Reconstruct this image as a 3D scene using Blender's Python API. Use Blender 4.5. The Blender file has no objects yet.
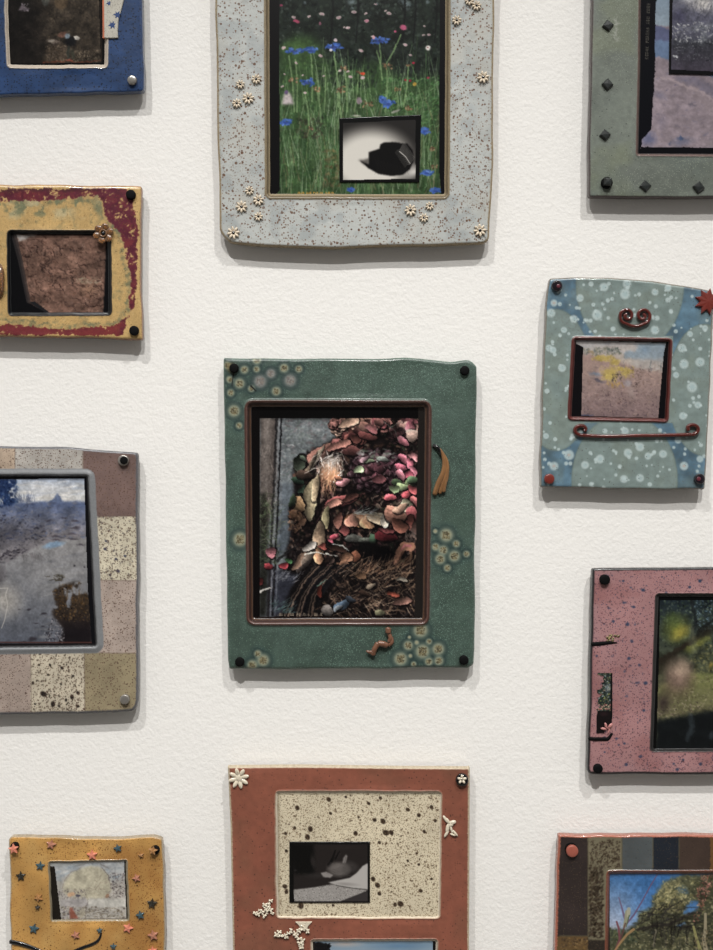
import bpy, math, random
import numpy as np
from mathutils import Vector

# ---------------------------------------------------------------- camera, world, lamps, exposure
S = bpy.context.scene
COL = S.collection
MM = 0.001
CX, CY = 356.5, 475.0          # optical axis in the 713 x 950 frame
DIST = 1000.0                  # camera to wall, mm ; 1 px = 1 mm on the wall
EYE = 1.5                      # height of the optical axis above the floor, m

cam_d = bpy.data.cameras.new('camera')
cam = bpy.data.objects.new('camera', cam_d); COL.objects.link(cam)
cam.location = (0, -DIST * MM, EYE); cam.rotation_euler = (math.pi / 2, 0, 0)
cam_d.sensor_fit = 'VERTICAL'; cam_d.sensor_height = 24.0
cam_d.lens = 24.0 * DIST / 950.0
cam_d.clip_start = 0.05
S.camera = cam

world = bpy.data.worlds.new('gallery_air'); S.world = world; world.use_nodes = True
wt = world.node_tree; wn = wt.nodes
# a gallery room: pale ceiling and side walls, a dim far end behind the camera
w_tc = wn.new('ShaderNodeTexCoord'); w_sep = wn.new('ShaderNodeSeparateXYZ'); w_map = wn.new('ShaderNodeMapRange'); w_mix = wn.new('ShaderNodeMix')
w_map.interpolation_type = 'SMOOTHSTEP'; w_mix.data_type = 'RGBA'
w_map.inputs['From Min'].default_value = -0.93; w_map.inputs['From Max'].default_value = -0.45
wt.links.new(w_tc.outputs['Generated'], w_sep.inputs[0]); wt.links.new(w_sep.outputs['Y'], w_map.inputs['Value'])
w_mix.inputs['A'].default_value = (.05, .05, .055, 1); w_mix.inputs['B'].default_value = (1.0, .96, .91, 1)
wt.links.new(w_map.outputs[0], w_mix.inputs['Factor']); wt.links.new(w_mix.outputs['Result'], wn['Background'].inputs[0])
wn['Background'].inputs[1].default_value = 0.5

def spot(name, loc, power, colour, radius=0.035, aim=(0, 0, 1.5), size=75):
    l = bpy.data.lights.new(name, 'SPOT'); o = bpy.data.objects.new(name, l); COL.objects.link(o)
    o.location = loc; l.energy = power; l.color = colour; l.shadow_soft_size = radius
    l.spot_size = math.radians(size); l.spot_blend = 1.0
    o.rotation_euler = (Vector(aim) - Vector(loc)).to_track_quat('-Z', 'Y').to_euler()
spot('track_spot_light', (0.0, -2.8, 4.4), 385, (1.0, 0.985, 0.96), aim=(0, 0, -.6), size=52, radius=.03)
spot('track_spot_light', (-1.0, -2.0, 4.5), 215, (1.0, 0.985, 0.96), aim=(-.2, 0, .5), size=52, radius=.02)
spot('track_spot_light', (1.0, -2.0, 4.5), 215, (1.0, 0.985, 0.96), aim=(.2, 0, .5), size=52, radius=.02)

vs = S.view_settings
vs.view_transform = 'Standard'; vs.look = 'None'; vs.gamma = 1.0; vs.exposure = 0.24
vs.use_curve_mapping = False

# ---------------------------------------------------------------- small helpers
def P(px, py, z):
    """photo pixel -> world point (m) at z mm in front of the wall"""
    k = (DIST - z) / DIST
    return Vector(((px - CX) * k * MM, -z * MM, EYE + (CY - py) * k * MM))
def lin(c):
    c = np.asarray(c, dtype=np.float64) / 255.0
    return np.where(c <= 0.04045, c / 12.92, ((np.clip(c, 0, 1) + 0.055) / 1.055) ** 2.4)
def rgba(c):
    return tuple(float(v) for v in lin(c)) + (1.0,)

def lattice(h, w, sy, sx, rng):
    ny, nx = int(h / sy) + 3, int(w / sx) + 3
    g = rng.random((ny, nx))
    y = np.arange(h) / sy; x = np.arange(w) / sx
    yi = y.astype(int); xi = x.astype(int)
    fy = y - yi; fx = x - xi
    fy = fy * fy * (3 - 2 * fy); fx = fx * fx * (3 - 2 * fx)
    a = g[yi][:, xi]; b = g[yi][:, xi + 1]; c = g[yi + 1][:, xi]; d = g[yi + 1][:, xi + 1]
    fx = fx[None, :]; fy = fy[:, None]
    return (a * (1 - fx) + b * fx) * (1 - fy) + (c * (1 - fx) + d * fx) * fy

class Cv:
    """a small colour canvas in photo-pixel coordinates, later read into a colour attribute"""
    def __init__(s, x0, y0, x1, y1, base, seed=1, ss=2.0):
        s.x0, s.y0, s.x1, s.y1, s.ss = x0, y0, x1, y1, ss
        s.W = int(round((x1 - x0) * ss)) + 1; s.H = int(round((y1 - y0) * ss)) + 1
        s.a = np.empty((s.H, s.W, 3)); s.a[:] = base
        s.al = np.ones((s.H, s.W))
        s.rng = np.random.default_rng(seed)
        s.T(0, 0, 1)
    def T(s, ox, oy, k):
        s.ox, s.oy, s.k = ox, oy, k
        s.X = (s.x0 + np.arange(s.W) / s.ss - ox)[None, :] * k + np.zeros((s.H, 1))
        s.Y = (s.y0 + np.arange(s.H) / s.ss - oy)[:, None] * k + np.zeros((1, s.W))
        return s
    def win(s, ax, ay, bx, by):
        f = s.ss / s.k
        i0 = int((ax / s.k + s.ox - s.x0) * s.ss) - 1; i1 = int((bx / s.k + s.ox - s.x0) * s.ss) + 3
        j0 = int((ay / s.k + s.oy - s.y0) * s.ss) - 1; j1 = int((by / s.k + s.oy - s.y0) * s.ss) + 3
        i0, i1 = max(i0, 0), min(i1, s.W); j0, j1 = max(j0, 0), min(j1, s.H)
        if i0 >= i1 or j0 >= j1: return None
        return (slice(j0, j1), slice(i0, i1))
    def mix(s, m, c, sl=None):
        t = s.a if sl is None else s.a[sl]
        t += (np.asarray(c, float) - t) * m[..., None]
    def fbm(s, sc, octv=3, sx=1.0, sy=1.0, gain=.5):
        sc = sc * s.ss / s.k; o = 0; amp = 1; tot = 0
        for i in range(octv):
            o = o + amp * lattice(s.H, s.W, max(1.01, sc * sy), max(1.01, sc * sx), s.rng)
            tot += amp; amp *= gain; sc /= 2
        return o / tot
    def ell(s, x, y, rx, ry, c, ang=0, al=1, soft=.35):
        r = max(rx, ry)
        sl = s.win(x - r, y - r, x + r, y + r)
        if sl is None: return
        ca, sa = math.cos(math.radians(ang)), math.sin(math.radians(ang))
        dx = s.X[sl] - x; dy = s.Y[sl] - y
        q = np.hypot((dx * ca + dy * sa) / rx, (-dx * sa + dy * ca) / ry)
        s.mix(np.clip((1 - q) / soft, 0, 1) * al, c, sl)
    def leaf(s, x, y, L_, w, c, ang=0, al=1, bend=0.0, shade=.5, edge=.35):
        r = max(L_, w) * 1.3 + abs(bend) * w
        sl = s.win(x - r, y - r, x + r, y + r)
        if sl is None: return
        ca, sa = math.cos(math.radians(ang)), math.sin(math.radians(ang))
        dx = s.X[sl] - x; dy = s.Y[sl] - y
        u = (dx * ca + dy * sa) / L_; v = (-dx * sa + dy * ca) / w + bend * (u * u - .3)
        prof = np.sqrt(np.clip(1 - np.abs(u) ** 2.2, 0, 1)) * (1 - .25 * u)
        d = prof - np.abs(v)
        aa = 1.2 * s.k / s.ss / w
        m = np.clip(d / aa, 0, 1) * (np.abs(u) < 1) * al
        c = np.asarray(c, float)
        t = np.clip(.5 - v * .5 * shade - u * .28 * shade, 0, 1)[..., None]
        vein = 1 - .16 * (np.abs(np.sin(v * 7 + u * 2)) < .25)
        rim = np.clip(1 - d / .28, 0, 1)[..., None] * edge
        col = c * (.42 + .95 * t) * vein[..., None]; col = col + (np.clip(c * 1.35 + 26, 0, 235) - col) * rim * (v < 0)[..., None]
        tgt = s.a[sl]; tgt += (np.clip(col, 0, 240) - tgt) * m[..., None]
    def pmask(s, pts, soft=0):
        m = np.zeros((s.H, s.W), bool)
        n = len(pts)
        for i in range(n):
            (xa, ya), (xb, yb) = pts[i], pts[(i + 1) % n]
            if ya == yb: continue
            c = ((ya > s.Y) != (yb > s.Y)) & (s.X < (xb - xa) * (s.Y - ya) / (yb - ya) + xa)
            m ^= c
        m = m.astype(float)
        k = int(round(soft / s.k * s.ss))
        for _ in range(2):
            if k > 0: m = blur(m, k)
        return m
    def poly(s, pts, c, al=1, soft=0):
        s.mix(s.pmask(pts, soft) * al, c)
    def line(s, pts, w0, w1, c, al=1):
        xs = [p[0] for p in pts]; ys = [p[1] for p in pts]; w = max(w0, w1)
        sl = s.win(min(xs) - w, min(ys) - w, max(xs) + w, max(ys) + w)
        if sl is None: return
        X = s.X[sl]; Y = s.Y[sl]; m = np.zeros(X.shape); n = len(pts) - 1
        aa = .5 * s.k / s.ss
        for i in range(n):
            ax, ay = pts[i]; bx, by = pts[i + 1]
            dx, dy = bx - ax, by - ay; L = dx * dx + dy * dy + 1e-9
            t = np.clip(((X - ax) * dx + (Y - ay) * dy) / L, 0, 1)
            d = np.hypot(X - ax - t * dx, Y - ay - t * dy)
            ww = (w0 + (w1 - w0) * (i + t) / n) / 2
            m = np.maximum(m, np.clip((ww - d) / (2 * aa) + .5, 0, 1))
        s.mix(m * al, c, sl)
    def grad(s, y0, c0, y1, c1, mask=None, al=1):
        t = np.clip((s.Y - y0) / (y1 - y0), 0, 1)[..., None]
        c = np.asarray(c0, float) * (1 - t) + np.asarray(c1, float) * t
        m = (np.ones((s.H, s.W)) if mask is None else mask) * al
        s.a += (c - s.a) * m[..., None]
    def lum(s, f, amt, mask=None):
        m = 1 + (f - .5) * 2 * amt
        if mask is not None: m = 1 + (m - 1) * mask
        s.a *= m[..., None]
    def dabs(s, n, box, rx, ry, cols, ang=(0, 180), al=(.5, 1), mask=None, jit=12):
        r = s.rng
        for _ in range(n):
            x = r.uniform(box[0], box[2]); y = r.uniform(box[1], box[3])
            if mask is not None:
                j = int((y / s.k + s.oy - s.y0) * s.ss); i = int((x / s.k + s.ox - s.x0) * s.ss)
                if not (0 <= j < s.H and 0 <= i < s.W) or mask[j, i] < r.random(): continue
            c = np.array(cols[r.integers(len(cols))], float) + r.normal(0, jit)
            s.ell(x, y, r.uniform(*rx), r.uniform(*ry), c, r.uniform(*ang), r.uniform(*al), .6)
    def strokes(s, n, box, length, ang, w, cols, al=(.5, 1), curve=0, mask=None, jit=10):
        r = s.rng
        for _ in range(n):
            x = r.uniform(box[0], box[2]); y = r.uniform(box[1], box[3])
            if mask is not None:
                j = int((y / s.k + s.oy - s.y0) * s.ss); i = int((x / s.k + s.ox - s.x0) * s.ss)
                if not (0 <= j < s.H and 0 <= i < s.W) or mask[j, i] < r.random(): continue
            L = r.uniform(*length); a = math.radians(r.uniform(*ang)); cv = r.uniform(-curve, curve)
            p = [(x, y)]
            for k in range(3):
                x += math.cos(a) * L / 3; y -= math.sin(a) * L / 3; a += cv; p.append((x, y))
            c = np.array(cols[r.integers(len(cols))], float) + r.normal(0, jit)
            ww = r.uniform(*w); s.line(p, ww, ww * .4, np.clip(c, 0, 255), r.uniform(*al))
    def warp(s, amp=1.2, sc=5.0, mask=None):
        n1 = lattice(s.H, s.W, sc * s.ss, sc * s.ss, s.rng) + .5 * lattice(s.H, s.W, sc * s.ss / 2, sc * s.ss / 2, s.rng) - .75
        n2 = lattice(s.H, s.W, sc * s.ss, sc * s.ss, s.rng) + .5 * lattice(s.H, s.W, sc * s.ss / 2, sc * s.ss / 2, s.rng) - .75
        m = 1 if mask is None else mask
        j = np.clip(np.arange(s.H)[:, None] + n1 * 2 * amp * s.ss * m, 0, s.H - 1).round().astype(int)
        i = np.clip(np.arange(s.W)[None, :] + n2 * 2 * amp * s.ss * m, 0, s.W - 1).round().astype(int)
        s.a = s.a[j, i]
    def finish(s, amp=1.2, sc=5.0, grain=.12, f=1.0, gain=1.0):
        s.warp(amp, sc); s.warp(amp * .45, sc * .4)
        k, ox, oy = s.k, s.ox, s.oy; s.k = 1
        s.lum(s.fbm(6, 3), grain); s.lum(s.fbm(1.6, 2), grain * .8); s.k = k
        for c in range(3): s.a[..., c] = s.a[..., c] * .55 + blur(s.a[..., c], 1) * .45
        s.sat(f, gain); s.a = np.clip(s.a, 0, 255)
    def sat(s, f, gain=1.0, mask=None):
        l = (s.a @ np.array((.3, .55, .15)))[..., None]
        n = (l + (s.a - l) * f) * gain
        s.a += (n - s.a) * (1.0 if mask is None else mask[..., None])
    def sample(s, px, py):
        u = np.clip((px - s.x0) * s.ss, 0, s.W - 1.001); v = np.clip((py - s.y0) * s.ss, 0, s.H - 1.001)
        i = u.astype(int); j = v.astype(int); fu = (u - i)[:, None]; fv = (v - j)[:, None]
        A = np.dstack([s.a, s.al * 255])
        return (A[j, i] * (1 - fu) + A[j, i + 1] * fu) * (1 - fv) + (A[j + 1, i] * (1 - fu) + A[j + 1, i + 1] * fu) * fv

def blur(m, k):
    for ax in (0, 1):
        pad = [(k + 1, k) if a == ax else (0, 0) for a in (0, 1)]
        c = np.cumsum(np.pad(m, pad, mode='edge'), axis=ax)
        n = m.shape[ax]
        if ax == 0: m = (c[2 * k + 1:2 * k + 1 + n] - c[:n]) / (2 * k + 1)
        else: m = (c[:, 2 * k + 1:2 * k + 1 + n] - c[:, :n]) / (2 * k + 1)
    return m

FONT = {'K': '101110100110101', 'O': '111101101101111', 'D': '110101101101110', 'A': '010101111101101',
        'P': '111101111100100', 'R': '110101110101101', 'T': '111010010010010', '1': '010110010010111',
        '6': '111100111101111', '0': '111101101101111', '2': '111001111100111', '5': '111100111001111', ' ': '0' * 15}
def text(cv, s_, org, dx, dy, cell, c, al=1):
    """3 x 5 letters; org photo px, dx = advance direction, dy = down direction of the glyphs"""
    x, y = org
    for ch in s_:
        g = FONT[ch]
        for r_ in range(5):
            for q in range(3):
                if g[r_ * 3 + q] == '1':
                    cx_ = x + dx[0] * (q + .5) * cell + dy[0] * (r_ + .5) * cell
                    cy_ = y + dx[1] * (q + .5) * cell + dy[1] * (r_ + .5) * cell
                    cv.ell(cx_, cy_, cell * .62, cell * .62, c, 0, al, .4)
        x += dx[0] * cell * 4.2; y += dx[1] * cell * 4.2

# ---------------------------------------------------------------- materials
def mat(name, colour=None, rough=.5, specks=(), bump=None, coat=0.0, metal=0.0, spec=.5, vary=0):
    m = bpy.data.materials.new(name); m.use_nodes = True
    nt = m.node_tree; N = nt.nodes; L = nt.links; b = N['Principled BSDF']
    b.inputs['Roughness'].default_value = rough; b.inputs['Metallic'].default_value = metal
    b.inputs['Coat Weight'].default_value = coat; b.inputs['Coat Roughness'].default_value = .12
    b.inputs['Specular IOR Level'].default_value = spec
    tc = N.new('ShaderNodeTexCoord'); pos = tc.outputs['Object']
    if colour is None:
        at = N.new('ShaderNodeAttribute'); at.attribute_name = 'Col'
        c = at.outputs['Color']; alpha = at.outputs['Alpha']
    else:
        rg = N.new('ShaderNodeRGB'); rg.outputs[0].default_value = rgba(colour); c = rg.outputs[0]; alpha = None
    def math_(op, a, b_):
        n = N.new('ShaderNodeMath'); n.operation = op
        for i, v in ((0, a), (1, b_)):
            if isinstance(v, (int, float)): n.inputs[i].default_value = v
            else: L.new(v, n.inputs[i])
        return n.outputs[0]
    if vary:
        nz = N.new('ShaderNodeTexNoise'); nz.inputs['Scale'].default_value = 90; nz.inputs['Detail'].default_value = 5
        L.new(pos, nz.inputs['Vector'])
        hs = N.new('ShaderNodeHueSaturation'); L.new(c, hs.inputs['Color'])
        L.new(math_('ADD', math_('MULTIPLY', math_('SUBTRACT', nz.outputs['Fac'], .5), vary), 1.0), hs.inputs['Value'])
        c = hs.outputs['Color']
    for k, (scale, rad, prob, colr) in enumerate(specks):
        mp = N.new('ShaderNodeMapping'); mp.inputs['Location'].default_value = (k * 3.1, k * 1.7, k * 2.3)
        L.new(pos, mp.inputs['Vector'])
        v = N.new('ShaderNodeTexVoronoi'); v.inputs['Scale'].default_value = scale
        L.new(mp.outputs[0], v.inputs['Vector'])
        sp = N.new('ShaderNodeSeparateColor'); L.new(v.outputs['Color'], sp.inputs[0])
        rr = math_('MULTIPLY', math_('ADD', sp.outputs[1], .35), rad * 1.35)
        hit = math_('MULTIPLY', math_('LESS_THAN', v.outputs['Distance'], rr), math_('LESS_THAN', sp.outputs[0], min(1, prob * 1.5)))
        if alpha is not None: hit = math_('MULTIPLY', hit, alpha)
        mx = N.new('ShaderNodeMix'); mx.data_type = 'RGBA'
        L.new(math_('MULTIPLY', hit, math_('ADD', math_('MULTIPLY', sp.outputs[2], .3), .7)), mx.inputs['Factor'])
        L.new(c, mx.inputs['A']); mx.inputs['B'].default_value = rgba(colr)
        c = mx.outputs['Result']
    L.new(c, b.inputs['Base Color'])
    if bump:
        bs, bstr, bdist = bump
        nz = N.new('ShaderNodeTexNoise'); nz.inputs['Scale'].default_value = bs; nz.inputs['Detail'].default_value = 4
        L.new(pos, nz.inputs['Vector'])
        bp = N.new('ShaderNodeBump'); bp.inputs['Strength'].default_value = bstr; bp.inputs['Distance'].default_value = bdist
        L.new(nz.outputs['Fac'], bp.inputs['Height']); L.new(bp.outputs[0], b.inputs['Normal'])
    return m

M = {}
M['print'] = mat('photographic_print', None, .22, coat=.25, spec=.35)
M['matte_print'] = mat('matte_photographic_print', None, .4, spec=.3)
def cm(key, c, **k):
    M[key] = mat(key, c, **k); return M[key]
cm('black_rubber', (7, 7, 8), rough=.7, spec=.12)
cm('black_glaze', (14, 14, 15), rough=.18, coat=.5)
cm('steel', (150, 146, 140), rough=.3, metal=.6, bump=(900, .2, .0002))
cm('cream_clay', (214, 200, 178), rough=.4, specks=((900, .25, .3, (120, 95, 70)),), bump=(500, .3, .0004))
cm('white_clay', (206, 196, 176), rough=.3, specks=((700, .2, .25, (130, 105, 80)),), coat=.3)
cm('salmon_glaze', (200, 124, 102), rough=.25, coat=.4, vary=.5)
cm('teal_glaze', (54, 76, 84), rough=.22, coat=.5, vary=.9)
cm('rose_brown_glaze', (158, 108, 88), rough=.3, coat=.4, vary=1.2)
cm('brown_glaze', (150, 108, 66), rough=.3, coat=.4, vary=1.2)
cm('dark_star_glaze', (38, 36, 30), rough=.2, coat=.6, vary=.9)
cm('nugget_glaze', (22, 27, 26), rough=.4, coat=.25, vary=.9)
cm('copper_glaze', (100, 72, 48), rough=.28, coat=.5, vary=1.5, specks=((800, .3, .4, (170, 110, 60)),))
cm('ochre_glaze', (124, 88, 54), rough=.32, coat=.3, vary=1.4)
cm('twig_glaze', (104, 70, 52), rough=.38, coat=.2, vary=1.5)
cm('oxblood_glaze', (80, 30, 24), rough=.16, coat=.7, vary=.7)
cm('brick_red_glaze', (108, 42, 34), rough=.35, coat=.2, vary=.5)
cm('terracotta_glaze', (150, 84, 70), rough=.35, vary=.3)
cm('dark_plum_glaze', (30, 24, 30), rough=.16, coat=.6)
cm('plum_spot', (96, 44, 54), rough=.3)
cm('pink_clay', (178, 122, 118), rough=.4)
cm('olive_glaze', (92, 84, 54), rough=.35, vary=1.5, specks=((900, .4, .5, (180, 160, 110)),))

# ---------------------------------------------------------------- meshes
def link_mesh(name, V, F, material, parent, loc=None, cols=None, smooth=True):
    """V: n x 3 world or local coordinates (m). loc given -> V is local to loc"""
    me = bpy.data.meshes.new(name)
    V = np.asarray(V, dtype=np.float32)
    if isinstance(F, np.ndarray):
        me.vertices.add(len(V)); me.vertices.foreach_set('co', V.ravel())
        n = len(F); me.loops.add(n * 4); me.loops.foreach_set('vertex_index', F.astype(np.int32).ravel())
        me.polygons.add(n); me.polygons.foreach_set('loop_start', np.arange(0, n * 4, 4, dtype=np.int32))
        me.update(calc_edges=True)
    else:
        me.from_pydata([tuple(map(float, v)) for v in V], [], F)
    if smooth: me.polygons.foreach_set('use_smooth', np.ones(len(me.polygons), bool))
    if cols is not None:
        ca = me.color_attributes.new('Col', 'FLOAT_COLOR', 'POINT')
        ca.data.foreach_set('color', cols.astype(np.float32).ravel())
    me.materials.append(material)
    me.validate()
    o = bpy.data.objects.new(name, me); COL.objects.link(o)
    if parent: o.parent = parent
    if loc is not None: o.location = loc
    return o

def thing(name, label, cat, loc):
    o = bpy.data.objects.new(name, None); COL.objects.link(o); o.location = loc
    o.empty_display_size = .02
    o['label'] = label; o['category'] = cat
    return o

H0 = 15.0                      # front of the frames, mm off the wall
OFF = H0 - 11.0
def origin_of(o):
    """world position of an object whose ancestors only translate"""
    v = Vector(o.location)
    while o.parent: o = o.parent; v += Vector(o.location)
    return v

class MB:
    """collects shapes in mm: x right, y up, z out of the wall"""
    def __init__(s): s.V = []; s.F = []
    def add(s, V, F):
        n = len(s.V); s.V += [tuple(v) for v in V]; s.F += [tuple(i + n for i in f) for f in F]; return s
    def lathe(s, prof, cx=0, cy=0, seg=28, z0=0):
        V = []; F = []
        for r, z in prof:
            for k in range(seg):
                a = 2 * math.pi * k / seg; V.append((cx + r * math.cos(a), cy + r * math.sin(a), z + z0))
        for i in range(len(prof) - 1):
            for k in range(seg):
                a = i * seg + k; b = i * seg + (k + 1) % seg
                F.append((a, b, b + seg, a + seg))
        F.append(tuple(range(seg))[::-1]); F.append(tuple((len(prof) - 1) * seg + k for k in range(seg)))
        return s.add(V, F)
    def ellipsoid(s, c, r, ang=0, nu=12, nv=8, tilt=0):
        V = []; F = []; ca, sa = math.cos(ang), math.sin(ang); ct, st = math.cos(tilt), math.sin(tilt)
        for i in range(nv + 1):
            p = math.pi * i / nv
            for k in range(nu):
                t = 2 * math.pi * k / nu
                x = r[0] * math.cos(p); y = r[1] * math.sin(p) * math.cos(t); z = r[2] * math.sin(p) * math.sin(t)
                x, z = x * ct - z * st, x * st + z * ct
                V.append((c[0] + x * ca - y * sa, c[1] + x * sa + y * ca, c[2] + z))
        for i in range(nv):
            for k in range(nu):
                a = i * nu + k; b = i * nu + (k + 1) % nu
                F.append((a, a + nu, b + nu, b))
        return s.add(V, F)
    def star(s, r, n, inner, h, rot=90, peak=1.25, cx=0, cy=0, soft=.82):
        V = []; F = []; m = 2 * n
        for sc, z in ((1.0, 0), (1.0, h * .55), (soft, h)):
            for k in range(m):
                a = math.radians(rot) + math.pi * k / n
                q = (r if k % 2 == 0 else r * inner) * sc
                V.append((cx + q * math.cos(a), cy + q * math.sin(a), z))
        V.append((cx, cy, h * peak))
        for l in range(2):
            for k in range(m):
                a = l * m + k; b = l * m + (k + 1) % m; F.append((a, b, b + m, a + m))
        for k in range(m): F.append((2 * m + k, 2 * m + (k + 1) % m, 3 * m))
        F.append(tuple(range(m))[::-1])
        return s.add(V, F)
    def tube(s, pts, rad, seg=10, flat=1.0):
        """smooth swept tube through 3-D points; rad number or list; flat scales it outwards"""
        pts = [Vector(p) for p in pts]; n0 = len(pts)
        R = [rad] * n0 if isinstance(rad, (int, float)) else list(rad)
        Q = []; RR = []
        for i in range(n0 - 1):
            p0 = pts[max(i - 1, 0)]; p1 = pts[i]; p2 = pts[i + 1]; p3 = pts[min(i + 2, n0 - 1)]
            for k in range(5):
                t = k / 5
                Q.append(.5 * ((2 * p1) + (-p0 + p2) * t + (2 * p0 - 5 * p1 + 4 * p2 - p3) * t * t + (-p0 + 3 * p1 - 3 * p2 + p3) * t ** 3))
                RR.append(R[i] * (1 - t) + R[i + 1] * t)
        Q.append(pts[-1]); RR.append(R[-1])
        V = []; F = []; n = len(Q); Z = Vector((0, 0, 1))
        for i in range(n):
            d = (Q[min(i + 1, n - 1)] - Q[max(i - 1, 0)]).normalized()
            sd = d.cross(Z)
            if sd.length < .1: sd = Vector((1, 0, 0))
            sd.normalize(); up = sd.cross(d)
            for k in range(seg):
                a = 2 * math.pi * k / seg
                V.append(Q[i] + sd * math.cos(a) * RR[i] + up * math.sin(a) * RR[i] * flat)
        V.append(Q[0] - (Q[1] - Q[0]).normalized() * RR[0] * .5); V.append(Q[-1] + (Q[-1] - Q[-2]).normalized() * RR[-1] * .5)
        for i in range(n - 1):
            for k in range(seg):
                a = i * seg + k; b = i * seg + (k + 1) % seg; F.append((a, b, b + seg, a + seg))
        for k in range(seg):
            F.append((n * seg, (k + 1) % seg, k)); F.append((n * seg + 1, (n - 1) * seg + k, (n - 1) * seg + (k + 1) % seg))
        return s.add(V, F)
    def build(s, name, material, parent, at, smooth=True, label=None):
        """at = world position of the local origin"""
        V = np.array(s.V, float); V = np.stack([V[:, 0], -V[:, 2], V[:, 1]], 1) * MM
        o = link_mesh(name, V, s.F, material, parent, at - origin_of(parent) if parent else at, smooth=smooth)
        if label: o['label'] = label
        return o

def resample(pl, n):
    pl = np.asarray(pl, float); d = np.hypot(*np.diff(pl, axis=0).T); c = np.concatenate([[0], np.cumsum(d)])
    t = np.linspace(0, c[-1], n + 1)[:-1]
    return np.stack([np.interp(t, c, pl[:, 0]), np.interp(t, c, pl[:, 1])], 1)
def loop_of(sides, ns, sigma, step, wob=0, rng=None):
    L = np.concatenate([resample(s_, n) for s_, n in zip(sides, ns)])
    if wob:
        n = len(L); k = np.arange(n) / n * 2 * np.pi; w = np.zeros((n, 2))
        for f in range(3, 26):
            ph = rng.random(2) * 6.28; w += np.stack([np.sin(f * k + ph[0]), np.sin(f * k + ph[1])], 1) * rng.normal(0, 1) / (f ** .6)
        L = L + w * wob
    if sigma > 0:
        h = int(3 * sigma / step) + 1; kx = np.arange(-h, h + 1) * step; g = np.exp(-kx ** 2 / (2 * sigma ** 2)); g /= g.sum()
        L = sum(np.roll(L, -(i - h), axis=0) * g[i] for i in range(2 * h + 1))
    return L
def seg_dist(Q, loop, every=4):
    A = loop[::every].astype(np.float32); B = np.roll(A, -1, axis=0); out = np.full(len(Q), 1e9, np.float32)
    Q = Q.astype(np.float32)
    for c in range(0, len(Q), 4000):
        q = Q[c:c + 4000, None, :]; ab = (B - A)[None]; t = ((q - A) * ab).sum(-1) / ((ab ** 2).sum(-1) + 1e-9)
        t = np.clip(t, 0, 1); out[c:c + 4000] = np.sqrt((((q - A) - t[..., None] * ab) ** 2).sum(-1)).min(1)
    return out
def quad(p):  # four corners TL TR BR BL (each side may be given with extra points)
    return [[p[0], p[1]], [p[1], p[2]], [p[2], p[3]], [p[3], p[0]]]
sst = lambda t: (lambda u: u * u * (3 - 2 * u))(np.clip(t, 0, 1))

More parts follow.
